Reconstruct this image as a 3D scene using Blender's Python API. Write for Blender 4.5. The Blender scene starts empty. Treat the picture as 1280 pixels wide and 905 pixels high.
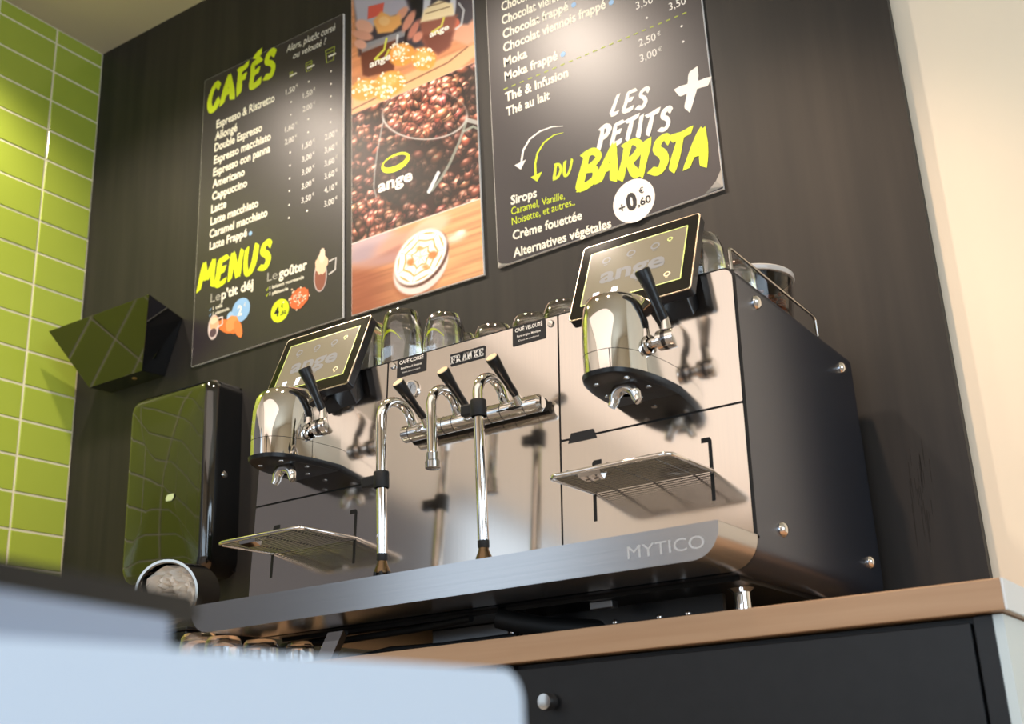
import bpy, bmesh, math, random
import numpy as np
from mathutils import Vector, Matrix

# ---------------------------------------------------------------- camera, world, lights
# world frame: camera at the origin, +Y into the dark wall, Z up (the floor lies at z=-0.70)
FPX, CX, CY = 1483.877, 640.0, 452.5
YAW, PIT, ROL = -0.570487314, 0.337940240, -0.0480171778
def cam_axes():
    f = Vector((math.sin(YAW)*math.cos(PIT), math.cos(YAW)*math.cos(PIT), math.sin(PIT)))
    r = Vector((math.cos(YAW), -math.sin(YAW), 0)); u = r.cross(f)
    return math.cos(ROL)*r+math.sin(ROL)*u, -math.sin(ROL)*r+math.cos(ROL)*u, f
RX, UX, FX = cam_axes()
scene = bpy.context.scene
COL = scene.collection
cd = bpy.data.cameras.new('camera'); cam = bpy.data.objects.new('camera', cd); COL.objects.link(cam)
cd.sensor_width = 36; cd.lens = 36*FPX/1280; cd.clip_start = .02; cd.clip_end = 60
cam.matrix_world = Matrix(((RX.x,UX.x,-FX.x,0),(RX.y,UX.y,-FX.y,0),(RX.z,UX.z,-FX.z,0),(0,0,0,1)))
cd.dof.use_dof = True; cd.dof.focus_distance = 2.15; cd.dof.aperture_fstop = 5.4
scene.camera = cam
scene.view_settings.view_transform = 'Standard'; scene.view_settings.look = 'None'
scene.view_settings.gamma = 1; scene.view_settings.use_curve_mapping = False
scene.view_settings.exposure = 0.62
wd = bpy.data.worlds.new('world'); scene.world = wd; wd.use_nodes = True
wd.node_tree.nodes['Background'].inputs[0].default_value = (.80, .90, 1.0, 1)
wd.node_tree.nodes['Background'].inputs[1].default_value = .55
def lamp(name, kind, loc, target, energy, color, **kw):
    l = bpy.data.lights.new(name, kind); l.energy = energy; l.color = color
    for k, v in kw.items(): setattr(l, k, v)
    o = bpy.data.objects.new(name, l); COL.objects.link(o); o.location = loc
    o.rotation_euler = (Vector(target)-Vector(loc)).to_track_quat('-Z', 'Y').to_euler(); return o
WARM = (1, .85, .71); DAY = (.68, .84, 1.0)
SPOTS = ((-2.66, 1.42), (-1.62, 1.36), (-.84, 1.40))
for i, (sx, sy) in enumerate(SPOTS):
    lamp('ceiling_spot_lamp', 'SPOT', (sx, sy, 2.39), ((sx, sy, 0), (sx, sy, 0), (-.76, 1.66, 0))[i], (46, 58, 100)[i], (WARM, WARM, (1, .70, .47))[i], spot_size=math.radians((138, 138, 74)[i]), spot_blend=(.55, .55, .7)[i], shadow_soft_size=.05)
lamp('ceiling_fill', 'AREA', (-.74, -2.0, 2.38), (-.74, -2.0, 0), 38, (1, .84, .74), shape='RECTANGLE', size=4.5, size_y=3.8)  # added fill panel below the ceiling, gives the steel its bright warm reflection
lamp('window_daylight', 'AREA', (3.42, -.9, .95), (0, .6, .5), 62, DAY, shape='RECTANGLE', size=3.0, size_y=1.9)
lamp('street_daylight', 'AREA', (-.3, -3.9, .8), (-.3, 0, .6), 32, DAY, shape='RECTANGLE', size=3.6, size_y=1.8)
lamp('side_daylight', 'AREA', (-3.01, -1.7, .9), (0, -1.7, .9), 3.2, DAY, shape='RECTANGLE', size=1.5, size_y=1.4)

# ---------------------------------------------------------------- helpers
def ray(px, py):
    a, b = (px-CX)/FPX, (py-CY)/FPX
    return RX*a - UX*b + FX
def at(px, py, axis, val):                       # where the line of sight through a pixel meets a plane of the room
    d = ray(px, py); return d*(val/d[axis])
def srgb(h):
    c = [int(h[i:i+2], 16)/255 for i in (0, 2, 4)]
    return tuple(((x+.055)/1.055)**2.4 if x > .04045 else x/12.92 for x in c)
MATS = {}
def mat(name, color='808080', rough=.5, metal=0, trans=0, ior=1.45, spec=.5, coat=0, emit=0, noise=None, bump=0, aniso=0, alpha=1, coat_rough=.03):
    if name in MATS: return MATS[name]
    m = bpy.data.materials.new(name); m.use_nodes = True; nt = m.node_tree; b = nt.nodes['Principled BSDF']
    c = srgb(color) if isinstance(color, str) else color
    b.inputs['Base Color'].default_value = (*c, 1); b.inputs['Roughness'].default_value = rough
    b.inputs['Metallic'].default_value = metal; b.inputs['Transmission Weight'].default_value = trans
    b.inputs['IOR'].default_value = ior; b.inputs['Specular IOR Level'].default_value = spec
    b.inputs['Coat Weight'].default_value = coat; b.inputs['Coat Roughness'].default_value = coat_rough
    b.inputs['Anisotropic'].default_value = aniso; b.inputs['Alpha'].default_value = alpha
    if emit: b.inputs['Emission Color'].default_value = (*c, 1); b.inputs['Emission Strength'].default_value = emit
    if noise:                                    # (scale xyz, second colour, contrast lo, hi)
        sc, c2, lo, hi = noise
        tc = nt.nodes.new('ShaderNodeTexCoord'); mp = nt.nodes.new('ShaderNodeMapping'); nz = nt.nodes.new('ShaderNodeTexNoise')
        mp.inputs['Scale'].default_value = sc; nz.inputs['Scale'].default_value = 1; nz.inputs['Detail'].default_value = 5
        rp = nt.nodes.new('ShaderNodeValToRGB'); rp.color_ramp.elements[0].position = lo; rp.color_ramp.elements[1].position = hi
        rp.color_ramp.elements[0].color = (*c, 1); rp.color_ramp.elements[1].color = (*(srgb(c2) if isinstance(c2, str) else c2), 1)
        nt.links.new(tc.outputs['Object'], mp.inputs[0]); nt.links.new(mp.outputs[0], nz.inputs['Vector'])
        nt.links.new(nz.outputs[0], rp.inputs[0]); nt.links.new(rp.outputs[0], b.inputs['Base Color'])
        if bump:
            bp = nt.nodes.new('ShaderNodeBump'); bp.inputs['Strength'].default_value = bump; bp.inputs['Distance'].default_value = .002
            nt.links.new(nz.outputs[0], bp.inputs['Height']); nt.links.new(bp.outputs[0], b.inputs['Normal'])
    MATS[name] = m; return m
def attr_mat(name, rough=.35, spec=.5):
    m = bpy.data.materials.new(name); m.use_nodes = True; nt = m.node_tree; b = nt.nodes['Principled BSDF']
    a = nt.nodes.new('ShaderNodeAttribute'); a.attribute_name = 'print'; nt.links.new(a.outputs['Color'], b.inputs['Base Color'])
    b.inputs['Roughness'].default_value = rough; b.inputs['Specular IOR Level'].default_value = spec; return m

steel = mat('brushed_steel', 'd8d1cb', .12, 1, noise=((900, 3, 3), 'd3cdc8', .3, .7))
steel_tray = mat('satin_steel', 'c6c6c8', .22, 1, noise=((2, 2, 500), 'bebfc2', .3, .7))
chrome = mat('chrome', 'e9e6e3', .04, 1)
chrome_dull = mat('worn_chrome', 'b9b6b2', .16, 1)
black_plastic = mat('black_plastic', '121214', .35)
black_satin = mat('black_satin_metal', '17181b', .30, spec=.6)
black_gloss = mat('gloss_black', '08090a', .05, coat=1, spec=.8)
black_deep = mat('black_gap', '050505', .6)
rubber = mat('rubber', '151515', .6)
glassm = mat('clear_glass', 'ffffff', .0, trans=1, ior=1.56, coat=1)
smoke = mat('smoked_plastic', 'cfc9c4', .01, trans=1, ior=1.06, coat=.6)
acryl = mat('clear_acrylic', 'fff6ea', .02, trans=1, ior=1.3)
white_print = mat('white_print', 'f1ece4', .5)
cream_print = mat('cream_print', 'f3eedc', .5)
lime_print = mat('lime_print', 'd4e61e', .5)
blue_print = mat('blue_print', '8fb9e4', .5)
dark_print = mat('dark_print', '1c1c22', .5)

def V(p): return Vector(p)
class MB:                                        # mesh collector, world coordinates
    def __init__(s): s.bm = bmesh.new()
    def poly(s, pts):
        vs = [s.bm.verts.new(p) for p in pts]; s.bm.faces.new(vs); return s
    def box(s, a, b, bev=0, seg=2):
        x0, x1 = sorted((a[0], b[0])); y0, y1 = sorted((a[1], b[1])); z0, z1 = sorted((a[2], b[2]))
        return s.hexa([(x0,y0,z0),(x1,y0,z0),(x1,y1,z0),(x0,y1,z0),(x0,y0,z1),(x1,y0,z1),(x1,y1,z1),(x0,y1,z1)], bev, seg)
    def hexa(s, p, bev=0, seg=2):
        v = [s.bm.verts.new(q) for q in p]
        f = [s.bm.faces.new([v[i] for i in q]) for q in ((0,3,2,1),(4,5,6,7),(0,1,5,4),(1,2,6,5),(2,3,7,6),(3,0,4,7))]
        if bev:
            es = list({e for q in f for e in q.edges})
            bmesh.ops.bevel(s.bm, geom=es, offset=bev, segments=seg, profile=.5, affect='EDGES')
        return s
    def extrude(s, pts, vec, cap=True):          # closed outline swept by a vector
        vec = V(vec); a = [s.bm.verts.new(p) for p in pts]; b = [s.bm.verts.new(V(p)+vec) for p in pts]; n = len(a)
        for i in range(n): s.bm.faces.new((a[i], a[(i+1) % n], b[(i+1) % n], b[i]))
        if cap: s.bm.faces.new(a[::-1]); s.bm.faces.new(b)
        return s
    def loft(s, rings, caps=True, closed=True):
        R = [[s.bm.verts.new(p) for p in r] for r in rings]; n = len(R[0])
        for a, b in zip(R, R[1:]):
            for i in range(n if closed else n-1): s.bm.faces.new((a[i], a[(i+1) % n], b[(i+1) % n], b[i]))
        if caps: s.bm.faces.new(R[0][::-1]); s.bm.faces.new(R[-1])
        return s
    def tube(s, path, r, n=14, caps=True):
        P = [V(p) for p in path]; rs = r if isinstance(r, (list, tuple)) else [r]*len(P)
        t0 = (P[1]-P[0]).normalized(); ref = Vector((0, 0, 1)) if abs(t0.z) < .9 else Vector((1, 0, 0)); u = t0.cross(ref).normalized()
        rings = []
        for i, p in enumerate(P):
            t = ((P[min(i+1, len(P)-1)]-P[max(i-1, 0)])).normalized()
            u = (u-t*u.dot(t)).normalized(); w = t.cross(u)
            rings.append([p+(u*math.cos(2*math.pi*k/n)+w*math.sin(2*math.pi*k/n))*rs[i] for k in range(n)])
        return s.loft(rings, caps)
    def lathe(s, prof, c, axis=(0, 0, 1), n=32):  # prof: (radius, along axis)
        c = V(c); ax = V(axis).normalized(); ref = Vector((1, 0, 0)) if abs(ax.x) < .9 else Vector((0, 1, 0))
        u = ax.cross(ref).normalized(); w = ax.cross(u); prev = None
        for r, h in prof:
            if r < 1e-6: cur = [s.bm.verts.new(c+ax*h)]
            else: cur = [s.bm.verts.new(c+ax*h+(u*math.cos(2*math.pi*k/n)+w*math.sin(2*math.pi*k/n))*r) for k in range(n)]
            if prev:
                for k in range(n):
                    j = (k+1) % n
                    if len(prev) == 1 and len(cur) > 1: s.bm.faces.new((prev[0], cur[k], cur[j]))
                    elif len(cur) == 1 and len(prev) > 1: s.bm.faces.new((prev[k], prev[j], cur[0]))
                    elif len(cur) > 1: s.bm.faces.new((prev[k], prev[j], cur[j], cur[k]))
            prev = cur
        return s
def origin(parent):
    o = Vector((0, 0, 0))
    while parent is not None: o = o+parent.location; parent = parent.parent
    return o
def link_mesh(name, me, m, parent=None, loc=None, smooth=False):
    me.materials.append(m)
    if parent is not None: off = origin(parent); loc_l = Vector((0, 0, 0))
    else: off = V(loc) if loc is not None else Vector((0, 0, 0)); loc_l = off
    me.transform(Matrix.Translation(-off))
    o = bpy.data.objects.new(name, me); COL.objects.link(o); o.parent = parent; o.location = loc_l
    if smooth:
        me.polygons.foreach_set('use_smooth', [True]*len(me.polygons))
        try: me.set_sharp_from_angle(angle=math.radians(38))
        except Exception: pass
    return o
def make(name, mb, m, parent=None, smooth=False, loc=None, norm=True):
    bm = mb.bm
    if norm: bmesh.ops.recalc_face_normals(bm, faces=bm.faces)
    if parent is None and loc is None:
        xs = [v.co for v in bm.verts]
        loc = (sum(v.x for v in xs)/len(xs), sum(v.y for v in xs)/len(xs), min(v.z for v in xs))
    me = bpy.data.meshes.new(name); bm.to_mesh(me); bm.free()
    return link_mesh(name, me, m, parent, loc, smooth)
def thing(name, label, cat, loc, group=None):
    o = bpy.data.objects.new(name, None); o.empty_display_size = .05; COL.objects.link(o); o.location = loc
    return tag(o, label, cat, group)
def tag(o, label=None, cat=None, group=None, kind=None):
    if label: o['label'] = label
    if cat: o['category'] = cat
    if group: o['group'] = group
    if kind: o['kind'] = kind
    return o
def struct(name, mb, m, smooth=False): return tag(make(name, mb, m, smooth=smooth), kind='structure')
def copy_tree(o, parent=None):
    c = o.copy(); COL.objects.link(c); c.parent = parent
    for ch in list(o.children): copy_tree(ch, c)
    return c
def arc(c, r, a0, a1, n, f):                      # f maps (u,v) to a point
    return [f(c[0]+r*math.cos(math.radians(a0+(a1-a0)*i/n)), c[1]+r*math.sin(math.radians(a0+(a1-a0)*i/n))) for i in range(n+1)]
def rrect(x0, x1, z0, z1, tl, tr, br, bl, f, n=6):  # rounded rectangle outline in (u,v)
    o = []
    for c, r, a in (((x1-tr, z1-tr), tr, (0, 90)), ((x0+tl, z1-tl), tl, (90, 180)), ((x0+bl, z0+bl), bl, (180, 270)), ((x1-br, z0+br), br, (270, 360))):
        if r <= 0: o.append(f(*c))
        else: o += arc(c, r, a[0], a[1], n, f)
    return o

# ---- writing
def text_mesh(body, bold=0, shear=0, spacing=1):
    c = bpy.data.curves.new('lettering', 'FONT'); c.body = body; c.offset = bold; c.shear = shear; c.space_character = spacing; c.resolution_u = 3
    o = bpy.data.objects.new('lettering', c); COL.objects.link(o)
    dg = bpy.context.evaluated_depsgraph_get(); me = bpy.data.meshes.new_from_object(o.evaluated_get(dg))
    bpy.data.objects.remove(o); bpy.data.curves.remove(c); return me
def place_text(name, body, o, ex, ey, width, cap, m, parent, bold=0, shear=0, spacing=1, center=False, asym=False):
    me = text_mesh(body, bold, shear, spacing)
    xs = np.empty(len(me.vertices)*3); me.vertices.foreach_get('co', xs); xs = xs.reshape(-1, 3)
    x0, x1 = xs[:, 0].min(), xs[:, 0].max(); capu = .70
    sy = cap/capu; sx = width/(x1-x0) if width else sy
    P = V(o); ex = V(ex).normalized(); ey = V(ey).normalized(); ez = ex.cross(ey)
    if center: P = P-ex*(sx*(x1-x0)/2)-ey*(cap/2)
    M = Matrix(((ex.x*sx, ey.x*sy, ez.x, P.x), (ex.y*sx, ey.y*sy, ez.y, P.y), (ex.z*sx, ey.z*sy, ez.z, P.z), (0, 0, 0, 1)))
    me.transform(Matrix.Translation((-x0, 0, 0))); me.transform(M)
    return link_mesh(name, me, m, parent)
TY = 2.1985                                       # just in front of the poster faces
def wall_text(body, p0, p1, cap_px, m, parent, name='lettering', bold=.018, shear=0, y=TY, spacing=1):
    a, b = at(*p0, 1, y), at(*p1, 1, y); ex = (b-a); w = ex.length
    cap = (at(p0[0], p0[1]-cap_px, 1, y)-a).length; ey = Vector((0, -1, 0)).cross(ex).normalized()
    if ey.z < 0: ey = -ey
    return place_text(name, body, a, ex, ey, w, cap, m, parent, bold, shear, spacing)
BR = {  # brush letters: strokes as points in a unit box
 'C': (.75, [[(.85,.80),(.62,1),(.25,.78),(.05,.38),(.18,.04),(.5,.02),(.85,.28)]]),
 'A': (.85, [[(.0,0),(.22,.5),(.5,1)],[(.5,1),(.66,.5),(.78,-.02)],[(.15,.36),(.75,.42)]]),
 'F': (.72, [[(.18,0),(.2,.5),(.24,1)],[(.1,.95),(.5,.96),(.9,1.04)],[(.2,.55),(.72,.6)]]),
 'E': (.75, [[(.85,1.02),(.45,.97),(.22,.9),(.18,.5),(.12,.05),(.5,.02),(.85,.1)],[(.18,.52),(.7,.58)]]),
 'É': (.75, [[(.85,.98),(.45,.95),(.22,.9),(.18,.5),(.12,.05),(.5,.02),(.85,.1)],[(.18,.52),(.7,.58)],[(.35,1.16),(.85,1.3)]]),
 'S': (.72, [[(.88,.84),(.65,1),(.3,.9),(.25,.68),(.6,.52),(.78,.3),(.55,.04),(.08,.1)]]),
 'M': (1.05, [[(.02,0),(.14,.5),(.24,1)],[(.24,1),(.36,.62),(.46,.36)],[(.46,.36),(.62,.66),(.80,1)],[(.80,1),(.82,.5),(.9,0)]]),
 'N': (.85, [[(.08,0),(.12,.5),(.16,.98)],[(.16,.98),(.44,.5),(.68,.04)],[(.68,.04),(.74,.5),(.84,1.02)]]),
 'U': (.85, [[(.1,1),(.08,.45),(.22,.04),(.5,.04),(.72,.4),(.82,1.02)]]),
 'L': (.68, [[(.42,1.02),(.24,.5),(.08,.04)],[(.08,.04),(.42,.03),(.72,.08)]]),
 'P': (.74, [[(.22,.98),(.2,.5),(.1,-.04)],[(.02,.9),(.45,1.03),(.8,.85),(.6,.56),(.2,.42)]]),
 'T': (.74, [[(-.04,.92),(.45,.97),(.98,1.07)],[(.48,.97),(.38,.5),(.26,0)]]),
 'I': (.36, [[(.3,1),(.22,.5),(.12,0)]]),
 'D': (.8, [[(.22,1),(.17,.5),(.12,0)],[(.05,.98),(.55,.92),(.82,.55),(.55,.1),(.08,.02)]]),
 'B': (.86, [[(.22,1),(.16,.5),(.06,-.05)],[(.04,.92),(.5,1.03),(.84,.84),(.56,.6),(.22,.5)],[(.3,.52),(.76,.46),(.8,.2),(.45,.03),(.08,0)]]),
 'R': (.86, [[(.22,1),(.16,.5),(.08,-.02)],[(.02,.92),(.5,1.02),(.84,.82),(.56,.52),(.22,.46)],[(.34,.5),(.6,.22),(.95,-.02)]]),
 '+': (1, [[(.52,1.05),(.47,.5),(.30,-.08)],[(-.05,.5),(.5,.56),(1.06,.60)]])}
def stroke_poly(mb, pts, w, f, rng):
    P = [Vector((x, y)) for x, y in pts]; S = []
    E = [P[0]*2-P[1]]+P+[P[-1]*2-P[-2]]
    for i in range(1, len(E)-2):
        for k in range(6):
            t = k/6; S.append(.5*((2*E[i])+(-E[i-1]+E[i+1])*t+(2*E[i-1]-5*E[i]+4*E[i+1]-E[i+2])*t*t+(-E[i-1]+3*E[i]-3*E[i+1]+E[i+2])*t**3))
    S.append(P[-1]); n = len(S); L = []; R = []; ph = rng.random()*6
    for i, p in enumerate(S):
        t = (S[min(i+1, n-1)]-S[max(i-1, 0)]).normalized(); nn = Vector((-t.y, t.x)); u = i/(n-1)
        ww = w*(.92+.12*math.sin(ph+u*5)+.06*(rng.random()-.5))*(.8 if i in (0, n-1) else 1)
        sk = t*w*(.35 if i == n-1 else (-.35 if i == 0 else 0))
        L.append(p+nn*ww/2+sk); R.append(p-nn*ww/2-sk*.2)
    for i in range(n-1): mb.poly([f(*q) for q in (L[i], L[i+1], R[i+1], R[i])])
def brush(word, p0, p1, cap_px, m, parent, w=.2, y=TY, name='brush_lettering', seed=1, slant=.08, gap=.08):
    rng = random.Random(seed); a, b = at(*p0, 1, y), at(*p1, 1, y); ex = b-a; W = ex.length; ex.normalize()
    cap = (at(p0[0], p0[1]-cap_px, 1, y)-a).length; ey = Vector((0, -1, 0)).cross(ex).normalized(); ey = ey if ey.z > 0 else -ey
    tot = sum(BR[c][0] for c in word)+gap*(len(word)-1); sx = W/tot; mb = MB(); x = 0
    dz = 0
    for ch in word:
        wd_, st = BR[ch]; dy = rng.uniform(-.04, .04)
        for s_ in st:
            dz += .00003
            stroke_poly(mb, [((x+q[0]*wd_)*sx/cap, q[1]+dy) for q in s_], w, lambda u, v: a+ex*(u*cap+v*slant*cap)+ey*(v*cap)+Vector((0, -dz, 0)), rng)
        x += wd_+gap
    return make(name, mb, m, parent, norm=False)
def disc(c, r, y, n=28, rz=None): return [Vector((c[0]+r*math.cos(2*math.pi*k/n), y, c[1]+(rz or r)*math.sin(2*math.pi*k/n))) for k in range(n)]
def flat(name, pts, m, parent): return make(name, MB().poly(pts), m, parent, norm=False)
def px_poly(pts, y=TY): return [at(px, py, 1, y) for px, py in pts]

# ---------------------------------------------------------------- the room
wall_m = mat('cream_paint', 'efe3cc', .8, noise=((2, 2, 2), 'e9dcc6', .3, .7))
ceil_m = mat('ceiling_paint', 'd8cbb4', .9)
struct('wall_back', MB().box((-3.2, 2.232, -.7), (3.6, 2.40, 2.55)), wall_m)
panel_m = mat('black_stained_wood', '242220', .50, spec=.40, noise=((26, 26, 1.6), '312d29', .35, .75), bump=.25)
struct('trim_1', MB().box((-3.03, 2.206, .2), (-.445, 2.231, 2.425)), panel_m)
sc_mb = MB(); rs = random.Random(4)
for k in range(26):                               # dry scuff marks rubbed into the black panel
    px = 1146+rs.gauss(0, 11); py = 590+rs.uniform(-46, 60); l = rs.uniform(10, 46); a = at(px, py, 1, 2.2055); b = at(px+l*.13, py+l, 1, 2.2055)
    sc_mb.poly([a, a+Vector((.0012, 0, 0)), b+Vector((.0008, 0, 0)), b])
sc = struct('trim_2', sc_mb, mat('scuff', '1b1714', .7))
# left wall: grout bed and single tiles
LX, TP, TH, G = -3.03, .212, .1085, .0070
wall_left = struct('wall_left', MB().box((-3.2, .75, -.7), (LX-.0025, 2.35, 2.55)), mat('grout', 'efe9c8', .8))
tile_m = mat('lime_tile', 'aebf4a', .16, coat=.5, noise=((3, 3, 3), 'a7b944', .3, .7))
def tile_me(w, h):
    bm = MB(); bm.box((0, 0, 0), (.009, w, h)); b = bm.bm
    es = [e for e in b.edges if all(v.co.x > .005 for v in e.verts)]
    bmesh.ops.bevel(b, geom=es, offset=.0016, segments=1, affect='EDGES'); bmesh.ops.recalc_face_normals(b, faces=b.faces)
    me = bpy.data.meshes.new('tile'); b.to_mesh(me); b.free(); me.materials.append(tile_m); return me
zl = [2.369-TH*k for k in range(0, 29)]; yl = [2.024-TP*k for k in range(0, 6)]
cache = {}
rt = random.Random(9); far = MB()
cols = [(2.024, 2.206)]+[(y-TP, y) for y in yl[:6]]
rows = [(2.369, 2.425)]+[(z-TH, z) for z in zl[:28]]
for ci, (y0, y1) in enumerate(cols):
    for z0, z1 in rows:
        w, h = y1-y0-G, z1-z0-G; dx = rt.uniform(-.0006, .0006)
        if ci < 3 and z1 > .15:
            k = (round(w, 4), round(h, 4))
            if k not in cache: cache[k] = tile_me(w, h)
            o = bpy.data.objects.new('tile', cache[k]); COL.objects.link(o); o.parent = wall_left
            o.location = Vector((LX-.0085+dx, y0+G/2, z0+G/2))-wall_left.location
        else: far.box((LX-.0085, y0+G/2, z0+G/2), (LX+.0005, y1-G/2, z1-G/2))
tag(make('tile_field', far, tile_m, wall_left), kind='stuff')
struct('ceiling', MB().box((-3.2, -4.2, 2.425), (3.7, 2.4, 2.55)), ceil_m)
struct('floor', MB().box((-3.2, -4.2, -.8), (3.7, 2.4, -.7)), mat('floor_vinyl', '8c8176', .5))
beige = mat('beige_paint', 'd9c9b2', .85)
def wall_with_hole(name, a, b, ha, hb, axis, m):
    mb = MB(); A, B = list(a), list(b); t = 1-axis      # axis: wall normal; t: the horizontal run
    lo, hi = min(A[t], B[t]), max(A[t], B[t])
    def seg(t0, t1, z0, z1):
        p, q = list(a), list(b); p[t], q[t] = t0, t1; p[2], q[2] = z0, z1; mb.box(p, q)
    seg(lo, ha[0], a[2], b[2]); seg(hb[0], hi, a[2], b[2]); seg(ha[0], hb[0], a[2], ha[1]); seg(ha[0], hb[0], hb[1], b[2])
    return struct(name, mb, m)
wall_with_hole('wall_left_front', (-3.2, -4.2, -.7), (-3.04, .75, 2.55), (-2.6, .05), (-.85, 1.65), 0, mat('pale_beige_paint', 'e6d9c8', .85))
struct('trim_3', MB().box((-3.04, -.85, -.7), (-3.032, .75, 1.45)), mat('grey_wainscot', '66656a', .6))
struct('trim_4', MB().box((-3.04, -4.0, -.7), (-3.032, -2.6, 1.45)), mat('grey_wainscot', '66656a', .6))
wall_with_hole('wall_right', (3.5, -4.2, -.7), (3.65, 2.4, 2.55), (-2.5, -.05), (.8, 1.95), 0, beige)
wall_with_hole('wall_front', (-3.2, -4.2, -.7), (3.65, -4.05, 2.55), (-2.1, -.1), (1.5, 1.7), 1, beige)
def window(name, p, q, axis):
    mb = MB(); t = 1-axis
    def bar(t0, t1, z0, z1):
        a, b = list(p), list(q); a[t], b[t] = t0, t1; a[2], b[2] = z0, z1; mb.box(a, b)
    f = .05; lo, hi = p[t], q[t]; z0, z1 = p[2], q[2]; mid = (lo+hi)/2
    bar(lo, lo+f, z0, z1); bar(hi-f, hi, z0, z1); bar(lo+f, hi-f, z0, z0+f); bar(lo+f, hi-f, z1-f, z1); bar(mid-f/2, mid+f/2, z0+f, z1-f)
    return struct(name, mb, mat('window_frame', '3a3a3c', .4))
window('window_1', (-3.14, -2.6, .05), (-3.09, -.85, 1.65), 0)
window('window_2', (3.55, -2.5, -.05), (3.6, .8, 1.95), 0)
window('window_3', (-2.1, -4.15, -.1), (1.5, -4.10, 1.7), 1)
for i, (sx, sy) in enumerate(SPOTS):
    t = thing('ceiling_light', ('recessed ceiling spot above the drinks menu board', 'recessed ceiling spot above the photo poster', 'recessed ceiling spot above the right end of the machine')[i], 'ceiling light', (sx, sy, 2.425), 'recessed ceiling spots')
    make('ring', MB().lathe([(.062, -.001), (.085, -.001), (.088, -.006), (.062, -.012), (.062, -.001)], (sx, sy, 2.425)), mat('white_metal', 'e8e4dc', .4), t, True)

# ---------------------------------------------------------------- counter and cabinets
oak = mat('oak_veneer', 'c19c7a', .42, noise=((2.2, 30, 60), 'b08966', .3, .75), bump=.08)
wt = thing('worktop', 'light oak worktop under the coffee machine', 'worktop', (-1.6, 1.86, .162))
make('slab', MB().box((-3.02, 1.502, .162), (-.292, 2.205, .2), .0015), oak, wt)
tag(make('daylit_end_strip', MB().box((-.292, 1.502, .1625), (-.289, 2.205, .1995)), mat('daylight_white', 'e9ecec', .4), wt), 'end edge painted white for strong daylight')  # overexposed daylight on the oak end, painted as a white strip
cb = thing('cabinet', 'black base cabinet with round steel knob, right end white', 'cabinet', (-.66, 1.86, -.7))
blk = mat('black_laminate', '101114', .45, noise=((40, 40, 40), '141518', .4, .6))
make('body', MB().box((-1.03, 1.535, -.62), (-.312, 2.20, .160)), blk, cb)
make('stile', MB().box((-.335, 1.520, -.62), (-.312, 1.535, .160), .001), blk, cb)
make('stile', MB().box((-1.03, 1.520, -.62), (-1.0, 1.535, .160), .001), blk, cb)
tag(make('end_panel', MB().box((-.312, 1.522, -.62), (-.300, 2.20, .160)), mat('white_laminate', 'd9e4e4', .4), cb), 'pale white end panel')
make('plinth', MB().box((-1.02, 1.58, -.7), (-.32, 2.2, -.62)), blk, cb)
dr = make('door', MB().box((-.996, 1.516, -.615), (-.338, 1.534, .153), .0012), blk, cb)
k = at(680, 877, 1, 1.49)
make('knob', MB().lathe([(0, .028), (.011, .027), (.0125, .02), (.011, .006), (.006, .004), (.006, -.004)], (k.x, 1.516, k.z), (0, -1, 0), 24), chrome_dull, dr, True)
cb2 = thing('cabinet', 'greige open-fronted cabinet left of the black cabinet, mostly hidden', 'cabinet', (-2.0, 1.9, -.7))
gm = mat('greige_laminate', '8d8a80', .5)
make('body', MB().box((-3.02, 1.60, -.62), (-1.033, 2.20, .160)), gm, cb2)
for x0, x1 in ((-3.01, -2.37), (-2.36, -1.71), (-1.70, -1.04)): make('door', MB().box((x0, 1.585, -.61), (x1, 1.599, .15), .001), gm, cb2)
make('plinth', MB().box((-3.0, 1.63, -.7), (-1.05, 2.2, -.62)), blk, cb2)

# ---------------------------------------------------------------- posters
poster_m = mat('poster_print_dark', '29242a', .38, spec=.70, noise=((900, 900, 900), '322c2f', .4, .6))
edge_m = mat('foam_board_edge', 'f4f0ea', .5)
def poster(label, x0, x1, zb0, zb1, zt, loc):
    t = thing('menu_board', label, 'menu board', loc)
    make('board', MB().extrude([(x0, 2.1996, zb0), (x1, 2.1996, zb1), (x1, 2.1996, zt), (x0, 2.1996, zt)], (0, .0059, 0)), edge_m, t)
    make('printed_face', MB().extrude([(x0+.0012, 2.1990, zb0+.001), (x1-.0012, 2.1990, zb1+.001), (x1-.0012, 2.1990, zt-.001), (x0+.0012, 2.1990, zt-.001)], (0, .0006, 0)), poster_m, t)
    return t
P1 = poster('dark drinks price board headed CAFÉS and MENUS', -2.504, -1.932, 1.157, 1.163, 2.108, (-2.22, 2.2, 1.157))
ITEMS = [('Espresso & Ristretto', (270.4,160.5), (343.3,126.2)), ('Allongé', (268.7,175.6), (296.4,163.4)), ('Double Espresso', (268,189.7), (327.5,163.4)),
 ('Espresso macchiato', (267.2,205.2), (338.5,174.4)), ('Espresso con panna', (266.3,220.6), (337.7,189.4)), ('Americano', (265.5,235.1), (305.6,218.9)),
 ('Cappuccino', (265,250.7), (308.7,232.7)), ('Latte', (264,266.6), (283,258.6)), ('Latte macchiato', (263.1,281.7), (322.8,257.8)),
 ('Caramel macchiato', (261.8,297.6), (334.2,269.8)), ('Latte Frappé', (261.8,312.7), (308.7,295))]
for s_, a, b in ITEMS: wall_text(s_, a, b, 9.6, cream_print, P1, bold=.028)
brush('CAFÉS', (260.7,139), (345,91), 29, lime_print, P1, .27, seed=3)
brush('MENUS', (247.5,364), (338,332), 30, lime_print, P1, .27, seed=5)
wall_text('Alors, plutôt corsé', (357.9,65.7), (419.2,37.5), 8.5, white_print, P1, bold=0, shear=.25)
wall_text('ou velouté ?', (366.4,73.8), (407.7,54.5), 8, white_print, P1, bold=0, shear=.25)
ROWZ = [(500+0, 380)]
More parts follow.
